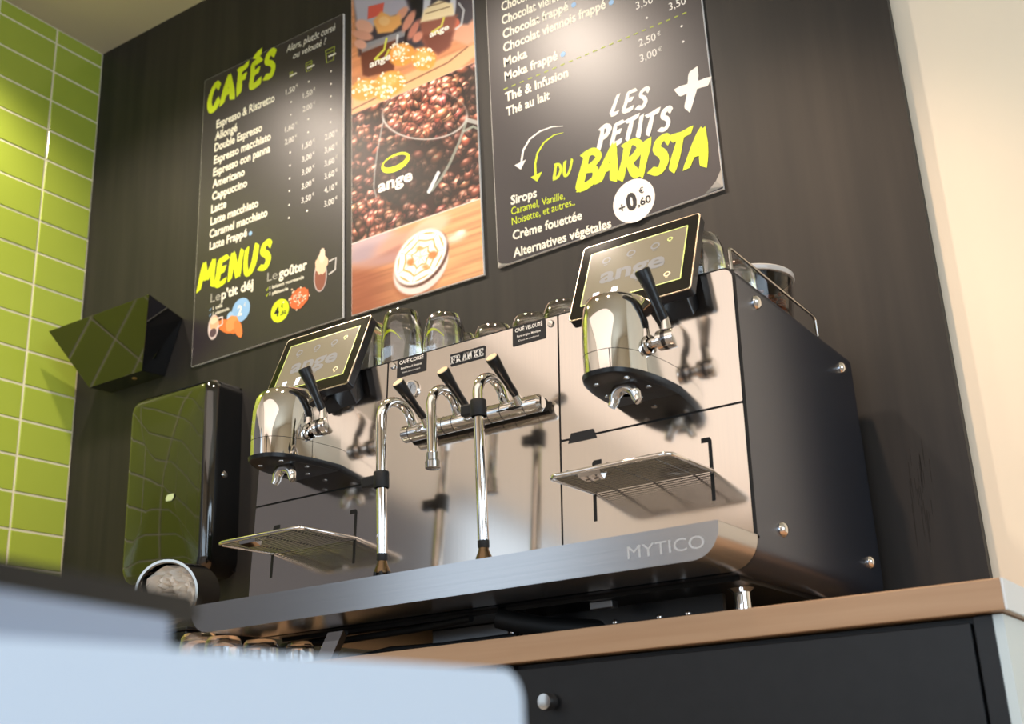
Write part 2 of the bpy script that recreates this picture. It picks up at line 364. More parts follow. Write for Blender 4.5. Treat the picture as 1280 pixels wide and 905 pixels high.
cols_px = [((364,112.4),(363,175)), ((386,103),(384.5,180)), ((414.5,89.3),(412,172))]
PR = ['1,50€||', '|1,50€|', '|2,00€|', '1,60€||', '2,00€||', '|1,50€|2,00€', '|3,00€|3,60€', '|3,00€|3,60€', '|3,00€|3,60€', '|3,50€|4,10€', '||3,00€']
rowpx = {0: [112.4,127.7,143.5,159,174.8,190.6,206.7,222.7,238.3,255.7,271.9], 1: [102,116.5,133.5,148.8,165.1,180,196,212.5,230,247.5,263.1], 2: [89.3,105.1,120.6,136.7,153,168.8,185.3,201.8,218,235.3,252.5]}
colx = {0: at(363.6, 143, 1, TY).x, 1: at(385.6, 133, 1, TY).x, 2: at(413.5, 130, 1, TY).x}
cxp = {0: 363.5, 1: 386, 2: 413.3}
for r, s_ in enumerate(PR):
    for c_, tx in enumerate(s_.split('|')):
        q = at(cxp[c_]-.12*r, rowpx[c_][r], 1, TY); q.x = colx[c_]
        if tx:
            place_text('price', tx[:-1], q-Vector((.004, 0, 0)), (1, 0, 0), (0, 0, 1), .036, .018, white_print, P1, .002, center=True)
            place_text('euro_mark', '€', q+Vector((.022, 0, .006)), (1, 0, 0), (0, 0, 1), .008, .009, white_print, P1, 0, center=True)
        else: flat('dot', disc((q.x, q.z), .0032, TY, 10), white_print, P1)
olive_print = mat('olive_line_print', 'a9b63a', .5)
def ribbon(mb, pts, w, y=TY):
    P = [V(p) for p in pts]; nrm = []
    for i in range(len(P)):
        t = (P[min(i+1, len(P)-1)]-P[max(i-1, 0)]).normalized(); nrm.append(Vector((-t.z, 0, t.x)))
    for i in range(len(P)-1):
        w0 = w[i] if isinstance(w, list) else w; w1 = w[i+1] if isinstance(w, list) else w
        mb.poly([P[i]+nrm[i]*w0/2, P[i+1]+nrm[i+1]*w1/2, P[i+1]-nrm[i+1]*w1/2, P[i]-nrm[i]*w0/2])
    return mb
for px, py, h in ((364, 93, 6), (386, 83, 12), (412.6, 68.6, 17)):
    c0 = at(px, py, 1, TY); s_ = h*.00125; mb = MB()
    ribbon(mb, [c0+Vector((-s_*.8, 0, s_)), c0+Vector((-s_*.6, 0, -s_)), c0+Vector((s_*.6, 0, -s_)), c0+Vector((s_*.8, 0, s_)), c0+Vector((-s_*.8, 0, s_))], .0028)
    ribbon(mb, [c0+Vector((-s_*.75, 0, s_*.45)), c0+Vector((s_*.75, 0, s_*.45))], .002)
    make('cup_icon', mb, olive_print, P1, norm=False)
    make('cup_caption', ribbon(MB(), [c0+Vector((-.006, -.0002, -.004)), c0+Vector((.022, -.0002, -.004))], .005), white_print, P1, norm=False)
q = at(313, 291.8, 1, TY); flat('blue_dot', disc((q.x, q.z), .0068, TY, 14), blue_print, P1)
thin = mat('thin_print', 'aaa79e', .5)
wall_text('Le', (263.1,378.4), (275,374.5), 11, thin, P1, bold=0)
wall_text("p'tit déj", (276.5,374.5), (316.5,360), 11.5, cream_print, P1, bold=.03)
wall_text('1 café', (266,387.5), (278,383.2), 4.2, cream_print, P1, bold=.02)
wall_text('1 viennois.', (266,394.5), (287,387), 4.2, cream_print, P1, bold=.02)
wall_text('Le', (333.9,352), (346.5,348), 11, thin, P1, bold=0)
wall_text('goûter', (348.5,348), (383.8,336), 12, cream_print, P1, bold=.03)
wall_text('1 boisson gourmande', (337,362), (379.8,348), 4.2, cream_print, P1, bold=.02)
wall_text('1 pâtisserie', (337,369.3), (360,362.4), 4.2, cream_print, P1, bold=.02)
for (a, b), m in [(((262.5,387.8)), blue_print), ((262.5,394.8), blue_print), ((333.6,362.4), lime_print), ((333.6,369.6), lime_print)]:
    c0 = at(a, b, 1, TY); make('tick_mark', ribbon(MB(), [c0+Vector((-.003, 0, .002)), c0+Vector((0, 0, -.002)), c0+Vector((.005, 0, .006))], .002), m, P1, norm=False)
q = at(301, 387.5, 1, TY); flat('price_circle', disc((q.x, q.z), .036, TY+.0002), blue_print, P1)
place_text('price', '2', q+Vector((-.004, -.0002, 0)), (1, 0, 0), (0, 0, 1), .018, .030, white_print, P1, .03, center=True)
place_text('euro_mark', '€', q+Vector((.015, -.0002, .012)), (1, 0, 0), (0, 0, 1), .009, .011, white_print, P1, 0, center=True)
q = at(349.8, 388.3, 1, TY); flat('price_circle', disc((q.x, q.z), .034, TY+.0002), lime_print, P1)
place_text('price', '4', q+Vector((-.012, -.0002, 0)), (1, 0, 0), (0, 0, 1), .018, .026, dark_print, P1, .03, center=True)
place_text('euro_mark', '€', q+Vector((.008, -.0002, .012)), (1, 0, 0), (0, 0, 1), .008, .010, dark_print, P1, 0, center=True)
place_text('price', ',50', q+Vector((.013, -.0002, -.009)), (1, 0, 0), (0, 0, 1), .021, .010, dark_print, P1, .03, center=True)
def pm(h): return mat('print_'+h, h, .5)
def blob(name, cxy, rx, rz, colr, parent, dy=0, rot=0, jag=0, seed=1, n=26, x0=None):
    rr = random.Random(seed); c = at(*cxy, 1, TY); pts = []
    for k_ in range(n):
        a = 2*math.pi*k_/n; j = 1+rr.uniform(-jag, jag); x, z = rx*math.cos(a)*j, rz*math.sin(a)*j
        pts.append(c+Vector((x*math.cos(rot)-z*math.sin(rot), -dy, x*math.sin(rot)+z*math.cos(rot))))
    return flat(name, pts, pm(colr), parent)
# croissant breakfast picture
blob('printed_tag', (288, 397), .014, .018, '9cc3ea', P1, .0002, .1)
blob('printed_croissant', (286, 408), .048, .020, 'e07a3c', P1, .0004, -.45, .08, 3)
blob('printed_croissant', (290, 404), .026, .022, 'f09a5a', P1, .0005, .3, .10, 4)
blob('printed_croissant', (298, 411), .014, .030, 'ea8446', P1, .0006, .4, .06, 5)
blob('printed_cup', (267, 409), .022, .038, 'd9c6c2', P1, .0007)
blob('printed_cup', (268, 404), .018, .022, 'e8b48c', P1, .0008)
blob('printed_cup', (267.5, 401), .015, .010, 'f2d3b2', P1, .0009)
blob('printed_cup', (266.5, 416), .014, .013, '5e4a4e', P1, .0009)
make('printed_handle', ribbon(MB(), [at(272, 398, 1, TY-.0008), at(278, 396, 1, TY-.0008), at(278, 405, 1, TY-.0008), at(272, 409, 1, TY-.0008)], .005), pm('e8d8d0'), P1, norm=False)
# hot chocolate and pastry picture
blob('printed_mug', (400.5, 345), .024, .046, 'b9a9a6', P1, .0003)
blob('printed_mug', (400.5, 346), .020, .040, '8a4f3f', P1, .0004)
blob('printed_cream', (402, 330), .022, .030, 'e7c3a4', P1, .0005, 0, .14, 6)
blob('printed_cream', (403, 319), .011, .022, 'f0d4bc', P1, .0006, 0, .18, 7)
make('printed_handle', ribbon(MB(), [at(411, 327, 1, TY-.0003), at(420, 322, 1, TY-.0003), at(419, 337, 1, TY-.0003), at(411, 343, 1, TY-.0003)], .005), pm('cfc9c6'), P1, norm=False)
blob('printed_pastry', (374, 373), .036, .030, 'd9693a', P1, .0005, .3, .06, 8)
rr = random.Random(2); mb = MB()
for k_ in range(46):
    c0 = at(374, 371, 1, TY-.0007)+Vector((rr.gauss(0, .016), 0, rr.gauss(.002, .012))); mb.poly([c0+Vector((.003*math.cos(a), 0, .003*math.sin(a))) for a in (0, 1.2, 2.4, 3.6, 4.8)])
tag(make('printed_sugar', mb, pm('f6d8bc'), P1, norm=False), kind='stuff')

P3 = poster('dark board with Chocolat and tea prices and BARISTA slogan', -1.438, -.846, 1.166, 1.185, 2.34, (-1.14, 2.2, 1.166))
for s_, a, b in (('Chocolat', (627,14), (668,-4)), ('Chocolat viennois', (627.4,31), (712,-5.5)), ('Chocolat frappé', (628.9,48.4), (710.5,12.1)), ('Chocolat viennois frappé', (629.4,65.4), (757.3,9.7)),
   ('Moka', (630.1,83.6), (659.2,71)), ('Moka frappé', (631,101.2), (697.2,73.9)), ('Thé & Infusion', (631.8,127.2), (710.5,95.2)), ('Thé au lait', (633,145.3), (687.5,123.5)),
   ('Sirops', (638.7,256), (671,245.8)), ('Crème fouettée', (641,299.9), (727.7,273.8)), ('Alternatives végétales', (641.8,322), (764.3,283.9))):
    wall_text(s_, a, b, 11.2, cream_print, P3, bold=.024)
wall_text('Caramel, Vanille,', (639.2,268.7), (706,248.3), 9.5, lime_print, P3, bold=0)
wall_text('Noisette, et autres..', (640,281.4), (718.8,256), 9.5, lime_print, P3, bold=0)
for x_, y_ in ((717, 6), (764, 3), (703.7, 67.8)):
    q = at(x_, y_, 1, TY); flat('blue_dot', disc((q.x, q.z), .0072, TY, 14), blue_print, P3)
for s_, a, w_ in (('3,50', (795.3,12.1), 21), ('3,50', (836.5,13.3), 21), ('2,50', (799,58.6), 21), ('3,00', (800.4,78), 21)):
    b = (a[0]+w_, a[1]-w_*.42); wall_text(s_, a, b, 9.5, white_print, P3, 'price', bold=0)
    e = (b[0]+1.5, b[1]-4.5); wall_text('€', e, (e[0]+4.5, e[1]-1.8), 5, white_print, P3, 'euro_mark', bold=0)
for x_, y_ in ((808.6,22.3), (852,32.7), (854,52)):
    q = at(x_, y_, 1, TY); flat('dot', disc((q.x, q.z), .003, TY, 10), white_print, P3)
for i in range(23):
    t0 = i/23; t1 = t0+.022; a = (629.4+(863-629.4)*t0, 111.9+(13.3-111.9)*t0); b = (629.4+(863-629.4)*t1, 111.9+(13.3-111.9)*t1)
    make('dash', ribbon(MB(), [at(*a, 1, TY), at(*b, 1, TY)], .0032), olive_print, P3, norm=False)
brush('LES', (762.6,144.3), (809,133), 23, white_print, P3, .24, seed=11, slant=.16)
brush('PETITS', (747,186), (838,161), 25, white_print, P3, .25, seed=12, slant=.14)
brush('DU', (691,224), (715.5,217.8), 18, lime_print, P3, .22, seed=13)
brush('BARISTA', (722,234), (886,204), 41, lime_print, P3, .25, seed=14, slant=.10, gap=.02)
brush('+', (849,137), (884,128.5), 41, white_print, P3, .30, seed=15, slant=-.02)
for pts, m, tip in ((((704,157.6),(690,158.5),(675,164),(662,174),(654,188),(651,206)), white_print, (651,212)), (((704,165.7),(692,169),(680,178),(672,191),(669,205),(669.5,220)), lime_print, (671.5,227))):
    P_ = [at(*p, 1, TY) for p in pts]; mb = ribbon(MB(), P_, [.001, .003, .0045, .0055, .006, .006])
    T = at(*tip, 1, TY-.0002); mb.poly([T, T+Vector((.016, 0, .022)), T+Vector((-.018, 0, .018))]); make('curved_arrow', mb, m, P3, norm=False)
q = at(792.2, 250.9, 1, TY); flat('price_circle', disc((q.x, q.z), .0535, TY+.0001), white_print, P3)
place_text('price', '+', q+Vector((-.031, -.0003, -.008)), (1, 0, .06), (-.06, 0, 1), .016, .024, dark_print, P3, .02, center=True)
place_text('price', '0', q+Vector((-.006, -.0003, .0)), (1, 0, .06), (-.06, 0, 1), .027, .040, dark_print, P3, .05, center=True)
place_text('price', ',60', q+Vector((.026, -.0003, -.008)), (1, 0, .06), (-.06, 0, 1), .034, .018, dark_print, P3, .03, center=True)
place_text('euro_mark', '€', q+Vector((.021, -.0003, .019)), (1, 0, .06), (-.06, 0, 1), .012, .014, dark_print, P3, .02, center=True)
c0 = Vector((-.846, 2.1975, 1.185))
make('curled_corner', MB().poly([c0+Vector((-.046, .0008, 0)), c0+Vector((-.028, -.004, .008)), c0+Vector((-.012, -.006, .02)), c0+Vector((0, .0008, .048)), c0+Vector((.001, 0, .004))]), mat('poster_back', 'a9a49c', .5), P3, norm=False)
c0 = Vector((-1.438, 2.1980, 1.166)); make('curled_corner', MB().poly([c0, c0+Vector((.035, 0, .001)), c0+Vector((.012, -.002, .006)), c0+Vector((.001, 0, .014))]), mat('poster_back', 'a9a49c', .5), P3, norm=False)

# photo poster: a picture printed on the board, worked out cell by cell
PW, PX0, PZ0, PZ1 = .421, -1.901, 1.160, 2.30
NX, NZ = 300, 812
U, W = np.meshgrid((np.arange(NX)+.5)/NX*PW, PZ0+(np.arange(NZ)+.5)/NZ*(PZ1-PZ0)); IMG = np.zeros((NZ, NX, 3))
def hx(h): return np.array([int(h[i:i+2], 16)/255 for i in (0, 2, 4)])
def pu(px, py): p = at(px, py, 1, TY); return p.x-PX0, p.z
def sstep(a, b, x): t = np.clip((x-a)/(b-a), 0, 1); return t*t*(3-2*t)
def lay(mask, colr):
    global IMG
    c = colr if isinstance(colr, np.ndarray) and colr.ndim > 1 else hx(colr); IMG = IMG*(1-mask[..., None])+c*mask[..., None]
def ell(px, py, a, b, rot=0, soft=.004):
    u0, w0 = pu(px, py); x, z = U-u0, W-w0; c, s = math.cos(rot), math.sin(rot); X, Z = x*c+z*s, -x*s+z*c
    d = np.sqrt((X/a)**2+(Z/b)**2); return 1-sstep(1-soft/min(a, b), 1+soft/min(a, b), d), X, Z, d
nr = np.random.RandomState(5)
_r = np.stack([U+PX0, np.full_like(U, TY), W], -1); _d = _r @ np.array(FX); QX = CX+FPX*(_r @ np.array(RX))/_d; QY = CY-FPX*(_r @ np.array(UX))/_d   # layout grid of the print
def smooth_noise(sx, sz, seed):
    r = np.random.RandomState(seed); g = r.rand(int(NZ/sz)+3, int(NX/sx)+3); yi = np.arange(NZ)/sz; xi = np.arange(NX)/sx
    y0, x0 = yi.astype(int), xi.astype(int); fy, fx = (yi-y0)[:, None], (xi-x0)[None]; fy = fy*fy*(3-2*fy); fx = fx*fx*(3-2*fx)
    return (g[y0][:, x0]*(1-fy)*(1-fx)+g[y0+1][:, x0]*fy*(1-fx)+g[y0][:, x0+1]*(1-fy)*fx+g[y0+1][:, x0+1]*fy*fx)
def el(px, py, a, b, rot=0, soft=1.5):
    x, y = QX-px, QY-py; c, s_ = math.cos(math.radians(rot)), math.sin(math.radians(rot)); X, Y = (x*c+y*s_)/a, (-x*s_+y*c)/b
    d = np.sqrt(X*X+Y*Y); return 1-sstep(1-soft/min(a, b), 1+soft/min(a, b), d), X, Y, d
def pg(pts, soft=1.5):                            # soft polygon
    ins = np.zeros(QX.shape, bool); dm = np.full(QX.shape, 1e9)
    for (xa, ya), (xb, yb) in zip(pts, pts[1:]+pts[:1]):
        cr = ((ya > QY) != (yb > QY)) & (QX < (xb-xa)*(QY-ya)/((yb-ya) or 1e-9)+xa); ins ^= cr
        t_ = np.clip(((QX-xa)*(xb-xa)+(QY-ya)*(yb-ya))/((xb-xa)**2+(yb-ya)**2+1e-9), 0, 1); dm = np.minimum(dm, np.hypot(QX-xa-t_*(xb-xa), QY-ya-t_*(yb-ya)))
    sd = np.where(ins, dm, -dm); return sstep(-soft, soft, sd)
def ln(pts, w, soft=.8):
    dm = np.full(QX.shape, 1e9)
    for (xa, ya), (xb, yb) in zip(pts, pts[1:]):
        t_ = np.clip(((QX-xa)*(xb-xa)+(QY-ya)*(yb-ya))/((xb-xa)**2+(yb-ya)**2+1e-9), 0, 1); dm = np.minimum(dm, np.hypot(QX-xa-t_*(xb-xa), QY-ya-t_*(yb-ya)))
    return 1-sstep(w/2-soft*.5, w/2+soft, dm)
zA = pu(525, 107)[1]; zB = pu(525, 275)[1]
low = W <= zB; mid = (W > zB) & (W < zA); top = W >= zA
grain = .88+.24*smooth_noise(70, 4, 1)[..., None]
IMG[:] = hx('dd9f70')*grain*(1-.10*sstep(560, 460, QX)[..., None]*sstep(320, 360, QY)[..., None])
lay((sstep(530, 450, QX)*sstep(318, 345, QY))*.75*low, '8f4b38')
for a in ((462, 303, 32, 20, -25, 'c0a6ae', 9), (455, 318, 26, 10, -20, 'a9929c', 6), (500, 305, 34, 13, -25, 'cf9a86', 6), (492, 318, 26, 6, -25, '9e6c64', 4), (505, 312, 22, 7, -30, 'b97f70', 4), (538, 284, 26, 11, -30, 'eec3a4', 4), (522, 296, 20, 9, -35, 'e2ae94', 4), (480, 325, 34, 6, -14, 'b58a84', 5)):
    m_, *_ = el(*a[:5], a[6]); lay(m_*low*.95, a[5])
m_, *_ = el(524, 341, 38, 26, -48, 4); lay(m_*low*.8, '9a5a40')
m_, *_ = el(526, 333, 41, 28, -48); lay(m_*low, 'ead8d2')
m_, *_ = el(527, 323.5, 42, 27, -50); lay(m_*low, '5a3428')
m_, X, Y, d = el(525.5, 321.5, 41, 26, -50); lay(m_*low, 'fdf6ee')
an = np.arctan2(Y, X); fr = np.abs(((d+.10*np.abs(np.sin(an*3.5+.4))) % .27)-.135)
lay(m_*low*(1-sstep(.016, .045, fr))*(d < .88)*(d > .2)*.8, 'dc9a4c'); lay(m_*low*(1-sstep(.02, .06, np.abs(np.sin(an*3.5+.4))*d))*(d < .9)*.5, 'e0aa68')
for a in ((541, 319, 6, 4.5, -30, 'cf7434'), (513, 328, 5, 4, -30, 'c9783a'), (532, 334, 4, 3, 0, 'd98c4a'), (524, 311, 4, 3, 0, 'd9a060')):
    m_, *_ = el(*a[:5], 2); lay(m_*low*.85, a[5])
m_, *_ = el(570, 297, 12, 5, -20, 4); lay(m_*low*.8, 'fbeedd')
m_, *_ = el(576, 291, 6, 3, -20, 2); lay(m_*low*.8, 'fffaf0')
IMG[mid] = hx('2a120e')
def bean(u0, w0, a, b, rot, br, hue):
    i0, i1 = int((w0-a*1.3-PZ0)/(PZ1-PZ0)*NZ), int((w0+a*1.3-PZ0)/(PZ1-PZ0)*NZ)+1; j0, j1 = int((u0-a*1.3)/PW*NX), int((u0+a*1.3)/PW*NX)+1
    i0, j0 = max(i0, 0), max(j0, 0); i1, j1 = min(i1, NZ), min(j1, NX)
    if i0 >= i1 or j0 >= j1: return
    x, z = U[i0:i1, j0:j1]-u0, W[i0:i1, j0:j1]-w0; c, s_ = math.cos(rot), math.sin(rot); X, Z = (x*c+z*s_)/a, (-x*s_+z*c)/b
    d = np.sqrt(X*X+Z*Z); m = (1-sstep(.84, 1.04, d))*mid[i0:i1, j0:j1]; sh = np.clip(.78+.30*(z/a)-.45*d*d, .05, 1.4)
    crease = np.exp(-((Z-.14*np.sin(X*3))/.11)**2)*(np.abs(X) < .85)*(hue[2] > .96); hl = np.exp(-((x/a+.1)/.42)**2-((z/a-.30)/.22)**2)
    colr = (hx('b26a50')*hue)[None, None]*(sh*br*1.3)[..., None]*(1-.75*crease[..., None])+hl[..., None]*br*.75*np.array([1., .86, .80])
    IMG[i0:i1, j0:j1] = IMG[i0:i1, j0:j1]*(1-m[..., None])+np.clip(colr, 0, 1)*m[..., None]
def beans(n, test=None, br=(.45, 1.15)):
    k_ = 0
    while k_ < n:
        u0, w0 = nr.uniform(-.01, PW+.01), nr.uniform(zB-.02, zA+.02); hue = np.array([nr.uniform(.9, 1.15), nr.uniform(.85, 1.05), nr.uniform(.9, 1.1)])
        k_ += 1
        if test is not None:
            i, j = min(max(int((w0-PZ0)/(PZ1-PZ0)*NZ), 0), NZ-1), min(max(int(u0/PW*NX), 0), NX-1)
            if not test[i, j]: continue
        bean(u0, w0, nr.uniform(.017, .024), nr.uniform(.011, .0155), nr.uniform(0, 3.14), nr.uniform(*br), hue)
beans(470, None, (.25, .95))
glassb = pg([(480, 148), (490, 165), (510, 173), (535, 174), (560, 168), (583, 150), (574, 172), (562, 202), (546, 232), (535, 248), (500, 258), (476, 250), (467, 225), (471, 192)], 2)
lay(glassb*mid*(.22+.5*sstep(170, 215, QY)), '1d1614')
heap = (el(531, 128, 50, 42, -12)[0] > .5) & mid; lay(heap*.8, '1c0d0a'); lay(((el(531, 128, 52, 44, -12)[0] > .5) & ~(el(531, 128, 49, 41, -12)[0] > .5) & mid)*.8, '180c0a'); beans(800, heap, (.6, 1.25))
m_, X, Y, d = el(531, 143, 53, 31); lay(np.exp(-((d-1)/.035)**2)*sstep(134, 150, QY)*mid*.85, 'd2cdc8'); lay(np.exp(-((d-1)/.025)**2)*(1-sstep(134, 150, QY))*mid*.45, 'b0a8a0')
lay(ln([(479, 150), (475, 170), (471, 192), (468, 215), (467, 235), (470, 246)], 1.6)*mid*.6, 'b4bcbe')
lay(ln([(583, 152), (574, 178), (562, 205), (552, 222), (540, 238)], 3)*mid*.75, '98a49a'); lay(ln([(548, 216), (541, 230), (536, 240)], 4)*mid*.9, 'e4ecf2')
lay(ln([(585, 150), (600, 154), (606, 156)], 5)*mid*.8, 'b7bcb8'); lay(ln([(580, 164), (592, 158), (605, 165)], 2.5)*mid*.8, '9ca89c')
# top picture
IMG[top] = (hx('cf8b62')*(.92+.16*smooth_noise(60, 5, 3)[..., None]))[top]
def T_(c, m_, k_=1.): lay(m_*top*k_, c)
T_('3c3640', pg([(440, -30), (620, -30), (620, 10), (598, 30), (585, 45), (520, 60), (448, 70)], 3))
T_('b3aec0', pg([(440, -10), (505, -6), (512, 12), (480, 25), (448, 45)], 3)); T_('17171e', pg([(510, -10), (530, -10), (528, 20), (518, 24)], 2)); T_('c9cad6', pg([(530, -10), (540, -10), (536, 16), (528, 22)], 2)); T_('c8c8d4', el(566, 8, 4, 18, 5)[0])
T_('de5f52', pg([(460, 8), (480, 3), (478, 18), (459, 24)], 1))
T_('dcae80', pg([(440, 122), (600, 52), (606, 60), (570, 90), (440, 142)], 2)); T_('6d4230', ln([(585, 58), (560, 78), (440, 137)], 1.5), .7)
T_('e2a184', pg([(585, 30), (612, 5), (612, 40), (585, 56), (560, 48), (562, 30)], 3)); T_('cc6a52', el(569, 28, 6, 6)[0])
T_('6a3a2c', pg([(450, 62), (496, 44), (492, 88), (460, 96), (453, 94)], 2)); T_('9fa0a8', pg([(450, 56), (508, 36), (508, 44), (452, 66)], 1.5), .8); T_('dfe2e6', ln([(497, 44), (493, 76)], 2.5), .8); T_('2c1c1c', ln([(508, 38), (506, 56)], 3))
T_('8f5648', pg([(524, 24), (572, 18), (563, 58), (548, 68), (536, 62), (527, 52)], 3)); T_('6c3a30', pg([(528, 44), (568, 38), (560, 60), (548, 67), (534, 60)], 4), .7)
T_('ecd8b0', pg([(525, 28), (530, 12), (548, 0), (566, 4), (568, 18), (545, 24)], 2)); T_('6a4c34', ln([(535, 8), (556, 2)], 1), .7); T_('6a4c34', ln([(532, 17), (562, 8)], 1), .7)
T_('d6dadf', ln([(574, 4), (580, 12), (577, 30), (570, 36)], 2.4), .7)
for a in ((455, 33, 12, 8, 25, 'e3aa96'), (453, 44, 13, 6, 15, 'd89c88'), (450, 55, 8, 6, 20, 'dba390'), (502, 17, 11, 5, -50, 'dc9c84'), (511, 26, 15, 5, -60, 'd18f7a'), (517, 37, 13, 4.5, -62, 'c77f6e'), (522, 46, 8, 5, -50, 'd08a76')):
    T_(a[5], el(*a[:5], 1.5)[0])
T_('e9aa66', pg([(466, 26), (476, 14), (488, 20), (500, 18), (502, 30), (490, 40), (472, 42)], 2)); T_('f3c68c', el(480, 26, 7, 6)[0], .8)
T_('d9de52', ln([(483, 48), (480, 62), (468, 74), (480, 74), (486, 62)], 2.2), .9); T_('e0d860', ln([(555, 22), (552, 32), (540, 40), (551, 40)], 2.2), .9)
for px, py, a_, b_ in ((455, 112, 18, 13), (502, 68, 17, 14), (530, 74, 15, 14), (487, 104, 20, 15), (480, 116, 12, 8)):
    T_('e79c4a', el(px, py, a_, b_, -20, 2)[0]); T_('f4bc70', el(px-2, py-4, a_*.6, b_*.5, -20, 3)[0], .8)
    for j in range(42):
        th, r_ = nr.uniform(0, 6.3), math.sqrt(nr.rand()); x_, y_ = px+a_*r_*math.cos(th), py-1.5+b_*r_*math.sin(th); sz = nr.uniform(.9, 1.9)
        T_('fbecd6' if nr.rand() > .25 else 'f3c084', (np.hypot(QX-x_, QY-y_) < sz).astype(float))
for z_ in (zB, zA): lay(np.clip(np.exp(-((W-z_)/.0020)**2), 0, 1)*(.9 if z_ == zB else .25), 'eee4dc')
lin = np.where(IMG > .04045, ((np.clip(IMG, 0, 1)+.055)/1.055)**2.4, IMG/12.92)
P2 = thing('photo_poster', 'tall photo poster of coffee beans, pastries and a latte between the menu boards', 'poster', (-1.69, 2.2, 1.16))
make('board', MB().extrude([(-1.901, 2.1992, 1.160), (-1.480, 2.1992, 1.1595), (-1.480, 2.1992, 2.30), (-1.901, 2.1992, 2.30)], (0, .0063, 0)), edge_m, P2)
gx = np.linspace(PX0+.001, PX0+PW-.001, NX+1); gz = np.linspace(PZ0+.001, PZ1-.001, NZ+1)
XX, ZZ = np.meshgrid(gx, gz); vv = np.stack([XX, np.full_like(XX, 2.1988), ZZ], -1).reshape(-1, 3)
ii, jj = np.meshgrid(np.arange(NZ), np.arange(NX), indexing='ij'); a = ii*(NX+1)+jj; fc = np.stack([a, a+1, a+NX+2, a+NX+1], -1).reshape(-1, 4)
me = bpy.data.meshes.new('printed_photo'); me.vertices.add(len(vv)); me.vertices.foreach_set('co', vv.ravel()); me.loops.add(fc.size); me.loops.foreach_set('vertex_index', fc.ravel().astype(np.int32))
me.polygons.add(len(fc)); me.polygons.foreach_set('loop_start', np.arange(0, fc.size, 4, dtype=np.int32)); me.update(calc_edges=True)
ca = me.color_attributes.new('print', 'FLOAT_COLOR', 'CORNER'); cc = np.ones((NZ, NX, 4, 4), np.float32); cc[..., :3] = lin[:, :, None, :]; ca.data.foreach_set('color', cc.ravel())
link_mesh('printed_photo', me, attr_mat('photo_print', .42, .4), P2)
a, b = at(471.5, 243, 1, TY), at(516, 246.5, 1, TY)
def logo(parent, o, w, ring=True, m=white_print):
    place_text('logo_lettering', 'ange', o, (1, 0, .0), (0, 0, 1), w, w*.30, m, parent, .03)
    if ring:
        c = V(o)+Vector((w*.52, 0, w*.60)); mb = MB(); n = 30
        for k_ in range(n):
            q = []
            for kk, ro in ((k_, 0), (k_+1, 0), (k_+1, 1), (k_, 1)):
                t_ = 2*math.pi*kk/n; R_ = (.42, .23) if not ro else (.33, .125); off = (0, 0) if not ro else (-.02, .045)
                q.append(c+Vector(((R_[0]*math.cos(t_)+off[0])*w, 0, (R_[1]*math.sin(t_)+off[1])*w)))
            mb.poly(q)
        make('logo_ring', mb, lime_print, parent, norm=False)
logo(P2, at(472.5, 241, 1, TY), at(516, 241, 1, TY).x-at(472.5, 241, 1, TY).x)
for a, w_ in (((462, 85), .075), ((537, 47), .065)):
    place_text('logo_lettering', 'ange', at(*a, 1, TY), (1, 0, .0), (0, 0, 1), w_, w_*.28, white_print, P2, .03)

# ---------------------------------------------------------------- coffee machine
def yf(z): return 1.594+.075*(z-.509)             # front slopes back slightly
XL, XR, ZT, ZBm = -1.617, -.617, .735, .262
M = thing('coffee_machine', 'wide steel and black espresso machine with two group heads and three levers', 'coffee machine', (-1.117, 1.86, .2))
F = lambda dy: (lambda x, z: Vector((x, yf(z)+dy, z)))
outl = rrect(XL, XR, ZBm, ZT, .02, .02, .042, .042, lambda x, z: (x, z), 8)
shell = MB()
shell.loft([[Vector((x, yf(z), z)) for x, z in outl], [Vector((x, 2.155, z)) for x, z in outl]])
make('body', shell, mat('dark_anodised', '505869', .27, .9), M, True)
make('face_gasket', MB().loft([[Vector((x, yf(z)-.0006, z)) for x, z in outl], [Vector((x, yf(z)+.001, z)) for x, z in outl]]), black_deep, M)
make('underside_plate', MB().box((XL+.05, 1.62, ZBm-.006), (XR-.05, 2.13, ZBm+.002)), mat('underside_metal', '2c2b2a', .35, 1), M)
def plate(x0, x1, z0, z1, tl=.002, tr=.002, br=.002, bl=.002):
    o = rrect(x0, x1, z0, z1, tl, tr, br, bl, lambda x, z: (x, z), 6)
    mb = MB().loft([[Vector((x, yf(z)-.0032, z)) for x, z in o], [Vector((x, yf(z)-.0004, z)) for x, z in o]])
    return make('front_panel', mb, steel, M)
g = .0018; xs1, xs2 = -1.3013, -.9355
plate(XL+.004, xs1-g, .509+g, ZT-.0035, tl=.017); plate(XL+.004, xs1-g, .306, .509-g)
plate(xs1+g, xs2-g, .306, ZT-.0035)
plate(xs2+g, XR-.004, .509+g, ZT-.0035, tr=.017); plate(xs2+g, XR-.004, .306, .509-g)
make('catch', MB().hexa([(-.921, yf(.51)-.0045, .502), (-.868, yf(.51)-.0045, .502), (-.868, yf(.51), .502), (-.921, yf(.51), .502), (-.915, yf(.516)-.0045, .518), (-.874, yf(.516)-.0045, .518), (-.874, yf(.516), .518), (-.915, yf(.516), .518)]), black_plastic, M)
for x, z in ((-1.288, .722), (-.949, .720)):
    make('panel_screw', MB().lathe([(0, .0045), (.005, .004), (.0065, .002), (.0065, 0)], (x, yf(z)-.003, z), (0, -1, 0), 18), chrome, M, True)
